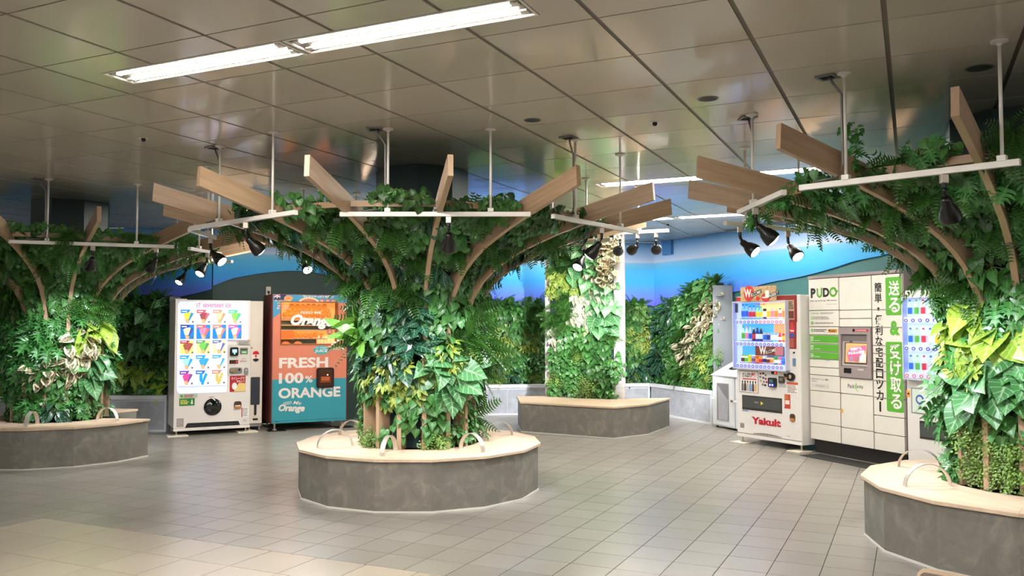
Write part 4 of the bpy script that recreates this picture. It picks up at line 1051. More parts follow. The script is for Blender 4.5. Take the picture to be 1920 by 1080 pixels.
def button_row(t, x0, x1, z, n, cols, y=-.006):
    for k in range(n):
        x = x0 + (x1 - x0) * k / (n - 1); c = cols[k % len(cols)] if len(cols) == n else cols[0]
        mb = MB(); mb.panel(ell(x, z, .021, .018, 12), y - .006, y); mb.panel(ell(x + .004, z, .009, .008, 10), y - .009, y - .005, 1)
        mb.obj('select_button', [c, lit('white', (246, 246, 250), 1)], t)
t = thing('drinks_vending_machine', 'white drinks vending machine with a red top, between recycling bins and parcel lockers', 'vending machine', (2.93, 11.05, 0), R(-60))
YW = mat('drinks_white', (222, 218, 214), .28); YR = mat('brick_red_vinyl', (140, 44, 40), .4)
MB().panel([(-.025, .08), (.985, .08), (1.03, .08), (1.03, 1.875), (-.025, 1.875)], .0, .66).obj('cabinet', YW, t, bev=.012)
MB().box(-.028, 1.033, -.004, .62, .078, .12).obj('base_rail', YW, t, bev=.004)
panel_obj(t, 'shadow_gap', rect(-.026, .122, 1.03, .128), -.0015, .001, DARK)
panel_obj(t, 'red_surround', [(-.022, 1.54), (-.008, 1.54), (-.008, 1.812), (.856, 1.797), (.856, 1.222), (.968, 1.222), (.975, 1.545), (.984, 1.545), (.984, 1.872), (-.022, 1.872)], -.003, -.0005, YR)
yb = .10
panel_obj(t, 'window_back', rect(-.008, .985, .85, 1.80), -.001, .0, lit('drinks_window', (190, 208, 255), .8))
BLS = lit('sky_card', (70, 170, 240), .75); PEA = lit('peach_card', (255, 206, 150), .8)
for poly, m in ((rect(.09, 1.58, .40, 1.79), BLS), (rect(.40, 1.58, .845, 1.79), PEA), (rect(.09, 1.30, .62, 1.53), BLS), (rect(.62, 1.40, .845, 1.53), lit('tan_card', (226, 170, 110), .6)), (rect(.09, 1.03, .84, 1.25), BLS)):
    panel_obj(t, 'window_card', poly, -.004, -.0012, m)
text(t, 'Yakult', .318, 1.76, .491, 1.785, lit('red_letter', (210, 40, 60), .6), -.006, .01)
Wt = (236, 240, 250); Bl = (40, 110, 220); Rd = (214, 60, 70); Gn = (90, 190, 70); Yl = (240, 214, 60); Bk = (40, 44, 60); Or = (240, 150, 60); Pk = (244, 150, 180); Br = (110, 60, 44); Nv = (40, 60, 130)
P = lambda *a: ('pet',) + a
r1 = [P(Bl, (150, 210, 250), Bl, .19), P(Bl, (150, 210, 250), Bl, .19), P(Bl, (180, 200, 240), Rd, .17), P(Bl, (180, 200, 240), Rd, .17), P(Gn, (160, 230, 200), Yl, .16), P(Gn, (160, 230, 200), Yl, .16), ('can', Wt, Bk, Wt, .13), ('can', Wt, (250, 240, 200), Yl, .13), ('can', Wt, (250, 220, 210), Pk, .13), ('can', Wt, (250, 220, 200), Or, .13), P(Nv, (250, 240, 240), Pk, .13), ('can', Yl, (250, 210, 170), Or, .13)]
r2 = [P(Gn, (200, 240, 220), Gn, .19), P(Pk, (230, 240, 250), Pk, .19), P(Yl, (200, 230, 250), Bl, .18), P(Yl, Bk, Rd, .17), P(Bk, Nv, Wt, .17), P(Gn, Bk, Wt, .17), ('can', Wt, (210, 190, 180), Bl, .11), ('can', Wt, (210, 190, 180), Nv, .11), ('can', Bl, (130, 200, 250), Wt, .11), ('can', Bl, (130, 200, 250), Wt, .11), P(Rd, (220, 60, 60), Wt, .11), ('can', Rd, (220, 80, 70), Yl, .10)]
r3 = [('box', Gn, (240, 230, 210), Br, .11), ('box', Gn, (240, 240, 220), Gn, .11), ('box', Yl, (200, 220, 60), Yl, .11), ('box', Wt, (190, 170, 210), (120, 90, 160), .11), ('box', Or, (200, 110, 40), Or, .11), ('box', Or, (250, 170, 60), Rd, .10), ('box', Wt, (240, 230, 220), Nv, .11), ('box', Br, (236, 214, 190), Br, .10), ('box', Br, (240, 220, 200), Or, .10), ('box', Gn, (60, 170, 50), Wt, .10), ('box', Pk, (240, 130, 160), Wt, .10), ('box', Bl, (60, 150, 220), Bl, .08)]
drinks(t, [(1.585, r1)], .10, .84, -.03); drinks(t, [(1.305, r2)], .10, .83, -.03); drinks(t, [(1.025, r3)], .10, .83, -.03)
SHV = lit('drink_shelf', (206, 214, 250), .7)
BB = lit('blue_button', (60, 60, 220), .8); RB_ = lit('red_button', (214, 90, 90), .7)
for z, cols in ((1.552, [BB] * 6 + [RB_] * 6), (1.272, [BB] * 12), (.994, [BB] * 12)):
    panel_obj(t, 'drink_shelf', rect(.02, z - .026, .845, z + .03), -.052, -.001, SHV)
    button_row(t, .05, .78, z - .004, 12, cols, -.053)
    lines(t, .09, z + .032, .83, z + .046, 1, BB, -.054, seed=int(z * 100), name='price_strip')
MB().flat(rect(-.008, .962, .852, 1.80), -.066).obj('window_glass', GLASSM, t)
for q in (rect(-.02, .95, -.008, 1.812), rect(.852, .95, .862, 1.80), rect(-.02, 1.80, .862, 1.812), rect(-.02, .95, .862, .962)): panel_obj(t, 'window_frame', q, -.07, -.0005, mat('pale_frame', (206, 208, 222), .35))
panel_obj(t, 'window_handle', rr(.038, 1.67, .085, 1.788, .01), -.08, -.069, mat('slate_plastic', (50, 56, 84), .4), .003)
o = panel_obj(t, 'welcome_board', rect(.144, 1.806, .737, 1.995), -.082, -.074, mat('speckled_print', (196, 164, 120), .5, var=.7, vscale=45))
panel_obj(t, 'board_disc', ell(.29, 1.91, .085, .10, 26), -.086, -.080, mat('board_red', (204, 58, 50), .45))
for cx, cz, q in ((.57, 1.85, .07), (.44, 1.84, .035)): panel_obj(t, 'board_disc', ell(cx, cz, q, q * .8, 20), -.085, -.080, MATS['board_red'])
def board_word(a, b, x, z, s, y):
    text(t, a, x, z, x + .12 * s, z + .105 * s, PRINTW, y, .04, tilt=-4)
    panel_obj(t, 'word_band', [(x + .11 * s, z + .0), (x + .285 * s, z + .045 * s), (x + .285 * s, z + .10 * s), (x + .11 * s, z + .05 * s)], y + .0015, y + .003, PRINTK)
    text(t, b, x + .115 * s, z + .026 * s, x + .28 * s, z + .068 * s, PRINTW, y - .0005, .01, tilt=14)
board_word('W', 'ELCOME', .215, 1.86, 1, -.0895); board_word('J', 'ABBIT', .515, 1.84, .95, -.0895)
o = panel_obj(t, 'welcome_strip', rect(.376, 1.133, .839, 1.248), -.0745, -.0695, mat('speckled_dark_print', (120, 60, 50), .5, var=.8, vscale=40)); board_word('W', 'ELCOME', .445, 1.145, .95, -.078)
panel_obj(t, 'strip_end', rr(.70, 1.14, .832, 1.244, .02), -.077, -.073, mat('pink_patch_print', (196, 120, 136), .5))
panel_obj(t, 'poster', rect(.846, 1.575, .945, 1.813), -.006, -.002, mat('tan_poster', (190, 160, 130), .5)); lines(t, .852, 1.70, .938, 1.80, 5, PRINTK, -.008, seed=8); panel_obj(t, 'poster_block', rect(.852, 1.59, .94, 1.68), -.008, -.005, mat('umber_print', (110, 60, 50), .5, var=.5, vscale=60))
panel_obj(t, 'drink_picture', [(.872, 1.36), (.945, 1.36), (.945, 1.49), (.925, 1.545), (.892, 1.545), (.872, 1.49)], -.006, -.002, mat('bottle_print', (196, 60, 64), .45)); panel_obj(t, 'drink_picture_label', rect(.872, 1.36, .945, 1.41), -.008, -.005, mat('bottle_label_print', (60, 80, 150), .45)); text(t, 'Yakult', .876, 1.43, .942, 1.455, PRINTW, -.008, .02); lines(t, .87, 1.24, .945, 1.35, 6, mat('rose_print', (206, 120, 110), .5), -.005, seed=9)
panel_obj(t, 'lock', ell(.931, 1.178, .012, .012, 12), -.008, 0, BLACK)
panel_obj(t, 'door_handle', rr(.912, 1.013, .956, 1.111, .015), -.012, 0, mat('steel_blue', (110, 140, 170), .3, .3), .004)
panel_obj(t, 'poster', rect(.03, .651, .351, .924), -.004, -.001, mat('poster_frame', (120, 96, 92), .5)); panel_obj(t, 'poster_sheet', rect(.038, .657, .345, .917), -.006, -.003, PRINTW)
text(t, 'がんばれ', .085, .842, .235, .905, PRINTK, -.0075, .03); text(t, '優勝!', .235, .842, .325, .905, REDP, -.0075, .03); panel_obj(t, 'poster_bar', rect(.085, .815, .325, .83), -.008, -.005, mat('rose_bar_print', (206, 80, 84), .5))
pc = [(120, 110, 110), (60, 54, 60), (190, 176, 160), (110, 150, 200), (70, 60, 60), (214, 176, 120)]
for k in range(6):                                        # small printed people on the poster: plain silhouettes
    x = .085 + .045 * k; panel_obj(t, 'poster_figure', [(x - .02, .668), (x + .02, .668), (x + .018, .75), (x + .008, .775), (x - .008, .775), (x - .018, .75)], -.0075, -.005, mat('figure_print_%d' % k, pc[k], .5)); panel_obj(t, 'poster_figure', ell(x, .787, .011, .014, 10), -.0075, -.005, PRINTK)
for k, (x, z, c) in enumerate(((.375, .90, REDP), (.42, .905, PRINTK), (.46, .885, GREYPR), (.37, .86, GREYPR), (.42, .85, mat('navy_sticker', (60, 70, 130), .5)), (.46, .84, REDP), (.38, .81, mat('ochre_sticker', (206, 170, 80), .5)), (.43, .80, mat('lilac_sticker', (130, 130, 190), .5)), (.475, .80, REDP), (.41, .765, GREYPR), (.45, .76, PRINTK))): panel_obj(t, 'payment_mark', rect(x, z - .012, x + .03, z + .012), -.003, -.0005, c)
panel_obj(t, 'led_display', rect(.57, .903, .66, .937), -.006, -.0005, BLACK); panel_obj(t, 'led_digits', rect(.62, .908, .655, .932), -.0075, -.005, lit('red_led', (255, 60, 40), 2))
panel_obj(t, 'card_reader', rr(.542, .744, .661, .861, .02), -.04, -.0005, mat('navy_plastic', (20, 22, 34), .3), .004); panel_obj(t, 'reader_screen', rect(.57, .80, .625, .84), -.042, -.039, mat('grey_green_lcd', (80, 110, 110), .3)); panel_obj(t, 'reader_pad', rect(.56, .755, .645, .79), -.042, -.039, lit('pad_blue', (40, 50, 200), .6))
for x in (.58, .62): panel_obj(t, 'reader_mark', ell(x, .772, .01, .012, 10), -.044, -.041, lit('white', (246, 246, 250), 1))
panel_obj(t, 'bill_slot', rr(.695, .803, .782, .885, .008), -.02, -.0005, mat('graphite_plastic', (60, 60, 58), .35), .003); panel_obj(t, 'bill_mouth', rect(.715, .83, .765, .865), -.022, -.019, mat('olive_lamp', (120, 116, 90), .4))
panel_obj(t, 'label', rect(.689, .75, .80, .792), -.004, -.0005, LGREY); lines(t, .70, .905, .76, .93, 2, mat('salmon_print', (226, 160, 150), .5), -.003)
panel_obj(t, 'coin_slot', ell(.885, .887, .062, .052, 22), -.03, -.0005, mat('bronze_black', (30, 24, 22), .25), .005); panel_obj(t, 'coin_lever', [(.79, .90), (.79, .925), (.88, .91), (.88, .86), (.84, .85)], -.034, -.02, MATS['bronze_black'], .004); panel_obj(t, 'coin_lever_edge', [(.80, .862), (.85, .866), (.852, .88), (.80, .878)], -.036, -.033, MATS['amber_plastic']); panel_obj(t, 'coin_mouth', ell(.89, .888, .02, .025, 14), -.034, -.029, CHROME)
panel_obj(t, 'flyer', rect(.808, .68, .986, .824), -.003, -.0005, PRINTW); panel_obj(t, 'flyer_header', rect(.812, .792, .984, .822), -.005, -.002, mat('flyer_orange', (196, 90, 60), .5)); lines(t, .82, .69, .97, .785, 5, mat('flyer_ink', (150, 110, 110), .5), -.005, seed=12)
panel_obj(t, 'sticker', rect(.775, .50, .862, .669), -.003, -.0005, mat('sticker_red', (186, 64, 50), .45)); panel_obj(t, 'sticker_patch', rect(.785, .55, .85, .60), -.005, -.002, mat('sticker_white', (226, 214, 206), .5)); lines(t, .785, .61, .85, .66, 3, ORANGEP, -.005, seed=13); panel_obj(t, 'sticker_patch', [(.766, .50), (.776, .50), (.776, .53)], -.004, -.001, MATS['sticker_red'])
panel_obj(t, 'outlet_frame', rect(.074, .432, .732, .614), -.006, -.0005, mat('charcoal_frame', (44, 44, 44), .35)); panel_obj(t, 'outlet_flap', rect(.084, .46, .722, .60), -.009, -.005, mat('smoky_flap', (74, 78, 76), .15)); panel_obj(t, 'outlet_mark', ell(.41, .53, .028, .026, 3), -.011, -.008, mat('yellow_mark', (226, 200, 60), .5)); text(t, '取出口', .29, .525, .36, .548, LGREY, -.0105)
panel_obj(t, 'label', rect(.074, .407, .168, .424), -.002, -.0005, mat('blue_label', (120, 140, 190), .5))
text(t, 'Yakult', .229, .262, .712, .352, mat('crimson_letter', (186, 20, 44), .4), -.004, .045)
panel_obj(t, 'coin_return', rr(.853, .35, .935, .443, .03), -.008, -.0005, MATS['brown_plastic'], .003); panel_obj(t, 'return_tray', rr(.858, .353, .93, .39, .012), -.014, -.006, MATS['amber_plastic'], .003)
panel_obj(t, 'label', rect(.03, .192, .10, .252), -.002, -.0005, mat('grey_label', (140, 138, 136), .5)); lines(t, .80, .165, .87, .175, 1, GREYPR, -.003)
for k in range(22):
    x = .26 + .021 * k; h = .022 * math.sin(math.pi * (k + 2) / 25) + .004; panel_obj(t, 'vent_slot', rect(x, .135, x + .011, .135 + h), -.002, -.0005, DARK)
for x, y in ((.02, .05), (.98, .05), (.02, .58), (.98, .58)): MB().lathe([(.03, .0), (.03, .01), (.011, .014), (.011, .08)], 10, (x, y, .01)).obj('foot', CHROME, t)
for x0, x1 in ((-.08, .16), (.86, 1.06)): MB().box(x0, x1, -.08, .14, 0, .009).obj('foot_plate', MATS['cream_plate'], t)

# ---- parcel lockers
t = thing('parcel_locker', 'white parcel locker wall with a touch screen and green lettering, right of the drinks machine', 'locker', (3.59, 10.17, 0), R(-67.2))
LKW = mat('locker_white', (222, 218, 208), .38)
X = [-.045, .447, .929, 1.345]
MB().box(X[0] - .005, X[3], .02, .60, .155, 2.092).obj('cabinet', MAUVE, t)
MB().box(X[0] + .02, X[3] - .02, .04, .56, 0, .155).obj('plinth', mat('black_plinth', (30, 28, 28), .5), t)
for a, b in zip(X, X[1:]): MB().box(a - .004, b - .004, -.012, .02, 2.062, 2.095).obj('top_rail', MAUVE, t)
def door(c, z0, z1, m=LKW): return MB().panel(rect(X[c] + .006, z0 + .004, X[c + 1] - .006, z1 - .004), -.008, .02).obj('locker_door', m, t, bev=.002)
c1 = [.157, .35, .543, .733, .92, 1.012, 1.106, 1.195, 1.290, 1.393, 1.49, 1.682, 2.058]
for a, b in zip(c1, c1[1:]): door(0, a, b)
for a, b in ((.157, .346), (.346, .731), (.731, .914), (1.487, 1.582), (1.582, 1.678), (1.678, 2.056)): door(1, a, b)
c3 = [.157, .34, .531, .725, .909, 1.008, 1.098, 1.2, 1.287, 1.484, 1.676, 2.056]
for a, b in zip(c3, c3[1:]): door(2, a, b)
for a, b in zip(X[1:3], (1, 1)): MB().box(a - .003, a + .003, -.004, .02, .157, 2.06).obj('locker_seam', mat('seam_brown', (90, 70, 64), .6), t)
y = -.0095
text(t, 'P', -.005, 1.832, .078, 1.948, PRINTK, y, .05); text(t, 'D', .198, 1.838, .30, 1.945, PRINTK, y, .05)
mb = MB()
def ring(cx, cz, rx, rz, w, a0, a1, n=18):
    for k in range(n):
        p = [R(a0 + (a1 - a0) * q / n) for q in (k, k + 1)]
        mb.flat([(cx + (rx - w) * math.cos(p[0]), cz + (rz - w) * math.sin(p[0])), (cx + rx * math.cos(p[0]), cz + rz * math.sin(p[0])), (cx + rx * math.cos(p[1]), cz + rz * math.sin(p[1])), (cx + (rx - w) * math.cos(p[1]), cz + (rz - w) * math.sin(p[1]))], y)
mb.flat(rect(.095, 1.875, .119, 1.944), y); mb.flat(rect(.163, 1.875, .187, 1.93), y); ring(.141, 1.88, .046, .048, .025, 180, 360); mb.flat([(.155, 1.928), (.197, 1.928), (.176, 1.958)], y)
ring(.362, 1.892, .062, .058, .026, 28, 372); mb.flat([(.378, 1.915), (.44, 1.91), (.416, 1.868)], y)
mb.obj('lettering', GREENP, t)
text(t, 'Pick Up & Drop Off station', -.008, 1.783, .416, 1.806, PRINTK, y, .01); text(t, 'by Packcity Japan', .25, 1.745, .416, 1.76, GREYPR, y)
text(t, 'ご利用方法', -.012, 1.637, .122, 1.659, GREENP, y, .01); lines(t, .15, 1.636, .38, 1.66, 2, GREYPR, y, seed=20)
for z, n in ((1.594, '1'), (1.533, '2'), (1.446, '3')): panel_obj(t, 'number_tile', rect(-.008, z - .017, .027, z + .017), y, y + .002, GREENP); text(t, n, .003, z - .011, .016, z + .011, PRINTW, y - .001, .01)
lines(t, .04, 1.575, .34, 1.612, 2, GREYPR, y, seed=21); lines(t, .04, 1.522, .36, 1.543, 1, GREYPR, y, seed=22); lines(t, .04, 1.428, .255, 1.465, 2, PRINTK, y, seed=23)
panel_obj(t, 'sticker', rect(.273, 1.42, .415, 1.462), y, y + .002, ORANGEP); lines(t, .30, 1.425, .41, 1.458, 2, PRINTK, y - .001, seed=24); panel_obj(t, 'sticker_patch', ell(.288, 1.446, .011, .011, 10), y - .001, y + .001, PRINTK)
for z0, z1 in ((1.302, 1.386), (1.203, 1.283), (1.112, 1.188)):
    panel_obj(t, 'green_band', rect(-.033, z0, .435, z1), y, y + .002, GREENP); lines(t, -.02, z0 + .012, .045, z1 - .012, 3, PRINTW, y - .001, seed=int(z0 * 90)); lines(t, .05, z0 + .018, .16, z0 + .03, 1, PRINTW, y - .001, seed=3)
lines(t, .23, 1.088, .30, 1.098, 1, GREYPR, y)
text(t, 'PUDOステーション案内', -.015, .858, .265, .882, PRINTK, y, .008); lines(t, -.015, .835, .10, .848, 1, GREYPR, y); panel_obj(t, 'info_field', rect(-.012, .77, .262, .815), y, y + .002, mat('pale_field', (206, 204, 198), .5)); text(t, 'pudo/station', .06, .782, .20, .802, GREYPR, y - .001)
text(t, 'Pack', .563, .80, .66, .845, PRINTK, y, .006); text(t, 'city', .705, .795, .79, .842, PRINTK, y, .006); panel_obj(t, 'leaf_mark', [(.66, .815), (.683, .785), (.706, .815), (.683, .868)], y, y + .002, mat('pale_green_mark', (150, 196, 130), .5)); lines(t, .69, .772, .735, .782, 1, GREYPR, y)
panel_obj(t, 'door_mark', ell(.467, .531, .02, .025, 14), y, y + .002, ORANGEP)
# terminal
panel_obj(t, 'terminal_face', rect(.452, .918, .925, 1.484), -.008, -.004, MAUVE)
for q in (rect(.452, 1.405, .925, 1.484), rect(.452, .918, .925, 1.045), rect(.452, 1.045, .488, 1.405), rect(.875, 1.045, .925, 1.405)): panel_obj(t, 'terminal_front', q, -.03, -.004, MAUVE)
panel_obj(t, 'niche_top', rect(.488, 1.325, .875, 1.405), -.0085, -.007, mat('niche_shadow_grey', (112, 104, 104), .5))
MB().add([(.50, -.028, 1.05), (.872, -.028, 1.05), (.872, -.008, 1.33), (.50, -.008, 1.33), (.50, -.006, 1.05), (.872, -.006, 1.05)], [(0, 1, 2, 3), (0, 4, 5, 1)]).obj('screen_bezel', mat('pale_mauve_enamel', (172, 160, 158), .4), t)
def slope(x, z): return -.029 + (z - 1.05) * .0714
def sl(name, poly, m, d): MB().add([(x, slope(x, z) - d, z) for x, z in poly], [tuple(range(len(poly)))]).obj(name, m, t)
sl('screen_edge', rect(.535, 1.075, .868, 1.312), BLACK, .001); sl('touch_screen', rect(.548, 1.088, .858, 1.305), lit('screen_tan', (200, 166, 110), .35), .002)
sl('screen_graphic', [(.60, 1.10), (.79, 1.12), (.85, 1.24), (.845, 1.285), (.62, 1.255), (.57, 1.19)], lit('screen_pink', (220, 96, 140), .4), .003); sl('screen_graphic', [(.76, 1.095), (.85, 1.1), (.852, 1.19), (.80, 1.2), (.76, 1.16)], lit('screen_grey', (206, 204, 206), .35), .004); sl('screen_graphic', rect(.62, 1.10, .665, 1.155), lit('screen_violet', (150, 130, 160), .3), .004); sl('screen_graphic', rect(.69, 1.095, .75, 1.155), lit('screen_mauve', (160, 110, 120), .3), .004)
text(t, 'かんたん発送!', .60, 1.185, .84, 1.222, lit('white', (246, 246, 250), 1), -.0335, .03, tilt=6); text(t, '宅配便も', .63, 1.228, .80, 1.26, lit('white', (246, 246, 250), 1), -.0305, .02, tilt=6)
panel_obj(t, 'red_notice', rect(.715, 1.437, .897, 1.461), -.032, -.029, REDP); lines(t, .725, 1.442, .89, 1.456, 1, PRINTW, -.0335, seed=30); panel_obj(t, 'camera_lens', ell(.686, 1.45, .016, .018, 14), -.034, -.029, BLACKG)
panel_obj(t, 'card_pad', rect(.532, .967, .639, 1.023), -.034, -.029, BLACK); panel_obj(t, 'receipt_slot', rect(.735, 1.0, .826, 1.024), -.034, -.029, LGREY, .002); panel_obj(t, 'sensor', rect(.60, 1.318, .64, 1.327), -.012, -.008, BLACK)
# vertical lettering over the doors of the third column
def column_text(s, x0, x1, z1, z0, m, y, gap=.0):
    h = (z1 - z0) / len(s)
    for k, ch in enumerate(s):
        zt = z1 - h * k
        if ch == 'ー': text(t, '|', (x0 + x1) / 2 - .012, zt - h * .98, (x0 + x1) / 2 + .012, zt - h * .05, m, y, .04)
        elif ch == '・': panel_obj(t, 'lettering', ell((x0 + x1) / 2, zt - h / 2, .016, .02, 14), y, y + .001, m)
        else: text(t, ch, x0, zt - h * .93, x1, zt - h * .03, m, y, .02)
column_text('簡単・便利な宅配ロッカー', .975, 1.075, 1.975, .572, PRINTK, y - .001)
for q in (rr(1.127, 1.612, X[3] - .008, 2.02, .02), rr(1.115, .588, X[3] - .008, 1.33, .02)): panel_obj(t, 'green_field', q, y - .0005, y + .001, GREENP)
column_text('送る', 1.17, 1.315, 1.985, 1.63, PRINTW, y - .002); text(t, '&', 1.176, 1.40, 1.308, 1.555, GREENP, y - .001, .05); column_text('受け取る', 1.17, 1.315, 1.31, .61, PRINTW, y - .002)
for z in c3[3:-1]: MB().box(X[2] + .004, X[3] - .006, y - .004, -.002, z - .003, z + .003).obj('door_gap', mat('gap_grey', (150, 146, 138), .6), t)

# ---- second drinks machine, half hidden behind the right tree
t = thing('drinks_vending_machine', 'white drinks vending machine half hidden behind the right tree, past the parcel lockers', 'vending machine', (3.59 + 1.37 * .3875, 10.17 - 1.37 * .9219, 0), R(-67.2))
MB().box(0, 1.0, .0, .66, .08, 1.87).obj('cabinet', YW, t, bev=.01)
MB().box(.02, .98, .04, .6, 0, .08).obj('plinth', DARK, t)
panel_obj(t, 'window_back', rect(.03, .96, .72, 1.78), -.001, 0, lit('drinks_window', (190, 208, 255), .8))
r4 = [P(Bl, (200, 220, 250), Bl, .18), P(Gn, (200, 230, 190), Gn, .18), P(Rd, (240, 220, 220), Rd, .18), P(Bl, (200, 220, 250), Wt, .18), P(Yl, (240, 230, 170), Yl, .17), P(Or, (240, 200, 150), Or, .17), ('can', Wt, (180, 200, 230), Bl, .12), ('can', Wt, (220, 120, 110), Rd, .12)]
for z in (1.56, 1.27, .99):
    drinks(t, [(z + .03, r4)], .05, .70, -.03); panel_obj(t, 'drink_shelf', rect(.03, z - .026, .72, z + .03), -.052, -.001, SHV); button_row(t, .06, .68, z - .004, 8, [BB] * 8 if z > 1 else [RB_] * 8, -.053)
MB().flat(rect(.03, .955, .72, 1.785), -.066).obj('window_glass', GLASSM, t)
for q in (rect(.018, .945, .03, 1.797), rect(.72, .945, .732, 1.797), rect(.018, 1.785, .732, 1.797), rect(.018, .945, .732, .957)): panel_obj(t, 'window_frame', q, -.07, -.0005, MATS['pale_frame'])
panel_obj(t, 'sticker', rect(.0, .76, .045, .83), -.003, -.0005, ORANGEP); panel_obj(t, 'sticker_arrow', [(.008, .80), (.024, .80), (.024, .812), (.04, .795), (.024, .778), (.024, .79), (.008, .79)], -.005, -.002, PRINTK)
panel_obj(t, 'poster', rect(.06, .60, .34, .86), -.005, -.001, mat('poster_grey', (120, 130, 130), .5)); panel_obj(t, 'poster_sheet', rect(.075, .61, .33, .85), -.007, -.004, mat('poster_green_white', (206, 222, 210), .5)); panel_obj(t, 'poster_ring', ell(.17, .745, .05, .05, 20), -.009, -.006, mat('poster_blue', (60, 90, 180), .5)); panel_obj(t, 'poster_ring', ell(.17, .745, .03, .03, 20), -.011, -.008, MATS['poster_green_white'])
panel_obj(t, 'outlet_frame', rect(.16, .35, .74, .53), -.006, -.0005, MATS['charcoal_frame']); panel_obj(t, 'outlet_flap', rect(.17, .37, .73, .51), -.009, -.005, MATS['smoky_flap'])
panel_obj(t, 'coin_slot', rr(.78, .80, .92, .88, .03), -.02, 0, GREYM, .003); panel_obj(t, 'card_reader', rr(.79, .92, .90, 1.03, .015), -.03, 0, BLACK, .003); panel_obj(t, 'coin_return', rr(.82, .4, .90, .49, .03), -.008, 0, MATS['brown_plastic'], .003)

# ---- recycling bins
def bin_(label, x, y, group=None):
    t = thing('recycling_bin', label, 'bin', (x, y, 0), R(-70))
    w, d = .55, .42
    BW = mat('bin_white', (208, 212, 216), .35)
    mb = MB(); mb.add([(0, 0, .03), (w, 0, .03), (w, d, .03), (0, d, .03), (0, 0, .76), (w, 0, .76), (w, d, .96), (0, d, .96)], [(0, 3, 2, 1), (4, 5, 6, 7), (0, 1, 5, 4), (1, 2, 6, 5), (2, 3, 7, 6), (3, 0, 4, 7)]); mb.obj('body', BW, t, bev=.006)
    nn = Vector((0, -.2, .42)).normalized(); ang = math.atan2(.2, d)
    MB().box(-.012, w + .012, -.014, math.hypot(.2, d) + .01, 0, .02).obj('lid', BW, t, (0, 0, .763), (ang, 0, 0), bev=.004)
    for cx in (.28,): MB().slab([(cx + .11 * math.cos(R(18 * k)), .22 + .055 * math.sin(R(18 * k))) for k in range(20)], .019, .0225).obj('bin_opening', DARK, t, (0, 0, .763), (ang, 0, 0))
    panel_obj(t, 'door_frame', rr(.02, .05, w - .02, .735, .015), -.008, -.0005, BW, .003)
    panel_obj(t, 'door_window', rr(.13, .12, w - .12, .655, .012), -.0095, -.007, mat('frosted_window', (124, 122, 126), .18)); panel_obj(t, 'bin_bag', [(.16, .13), (w - .15, .13), (w - .14, .42), (.30, .50), (.16, .62)], -.0105, -.009, mat('bag_film', (160, 160, 166), .3, var=.2, vscale=18))
    for q in (rect(.12, .11, .133, .665), rect(w - .133 + .01, .11, w - .11, .665), rect(.12, .655, w - .11, .667), rect(.12, .108, w - .11, .12)): panel_obj(t, 'window_trim', q, -.012, -.007, LGREY)
    MB().lathe([(.012, 0), (.012, .012), (.018, .016), (.018, .026), (0, .028)], 12).obj('door_knob', mat('dark_knob', (110, 80, 60), .4), t, (w - .03, -.008, .42), (R(90), 0, 0)); MB().lathe([(.012, 0), (.012, .012), (.018, .016), (.0, .02)], 12).obj('door_hinge', PRINTW, t, (.028, -.008, .42), (R(90), 0, 0))
    for px, py in ((.05, .05), (w - .05, .05), (.05, d - .05), (w - .05, d - .05)): MB().lathe([(.02, 0), (.02, .035)], 8, (px, py, 0)).obj('foot', BLACK, t)
bin_('white recycling bin with a clear door, in front of the planter end', 2.995, 12.74)
bin_('white recycling bin squeezed against the side of the drinks machine', 3.19, 12.19)
m_ = tag(MB().slab([(3.60, 10.02), (3.33, 9.91), (3.95, 8.50), (4.22, 8.62)], .0005, .005).obj('floor_strip', mat('black_strip', (26, 25, 26), .7)), 'thin black strip on the floor in front of the parcel lockers', 'mat')  # thin black slab laid on the floor along the locker front

# ------------------------------------------------------------------ lighting tracks and spots
def track(label, p0, p1, z, poles, seed=0, cable=True):
    d = Vector((p1[0] - p0[0], p1[1] - p0[1])); L = d.length; a = math.atan2(d.y, d.x)
    t = thing('lighting_track', label, 'lighting track', (p0[0], p0[1], z), a, 'white lighting tracks hung from the ceiling')
    MB().box(0, L, -.018, .018, -.012, .022).obj('rail', TRACKW, t, bev=.002)
    MB().box(.02, L - .02, -.008, .008, -.0135, -.0118).obj('rail_groove', GREYM, t)
    for k, f in enumerate(poles):
        x = f * L; h = CZ - z
        MB().tube([(x, 0, .02), (x, 0, h)], .0095, 8).obj('hanger_pole', TRACKW, t, smooth=True)
        MB().lathe([(.042, h - .001), (.042, h - .01), (.016, h - .018), (.0095, h - .03)][::-1], 14, (x, 0, 0)).obj('ceiling_rose', TRACKW, t)
        MB().box(x - .022, x + .022, -.022, .022, .018, .05).obj('pole_clamp', TRACKW, t, bev=.003)
        if cable and k == 0:
            MB().tube([(x - .09, 0, h - .004), (x - .07, .004, h - .05), (x - .022, .006, h - .12), (x - .019, .004, .12), (x - .05, .0, .04), (x - .2, 0, .03)], .008, 6).obj('conduit', GREYM, t, smooth=True)
            mb = MB(); 
            for q in ((-.055, -.04, -.055, .055), (.04, .055, -.055, .055), (-.04, .04, -.055, -.04), (-.04, .04, .04, .055)): mb.box(x - .1 + q[0], x - .1 + q[1], q[2], q[3], h - .012, h - .001)
            mb.obj('ceiling_collar', GREYM, t); MB().box(x - .14, x - .06, -.04, .04, h - .004, h - .001).obj('cable_hole', DARK, t)
    return t
track('white lighting track across the front of the central tree', (-1.276, 6.27), (.138, 6.27), 2.322, (.25, .79))
track('white lighting track on the left front of the central tree', (-2.727, 7.177), (-1.576, 6.166), 2.322, (.30, .80))
track('white lighting track on the right front of the central tree', (.308, 6.375), (1.10, 7.46), 2.322, (.24, .78))
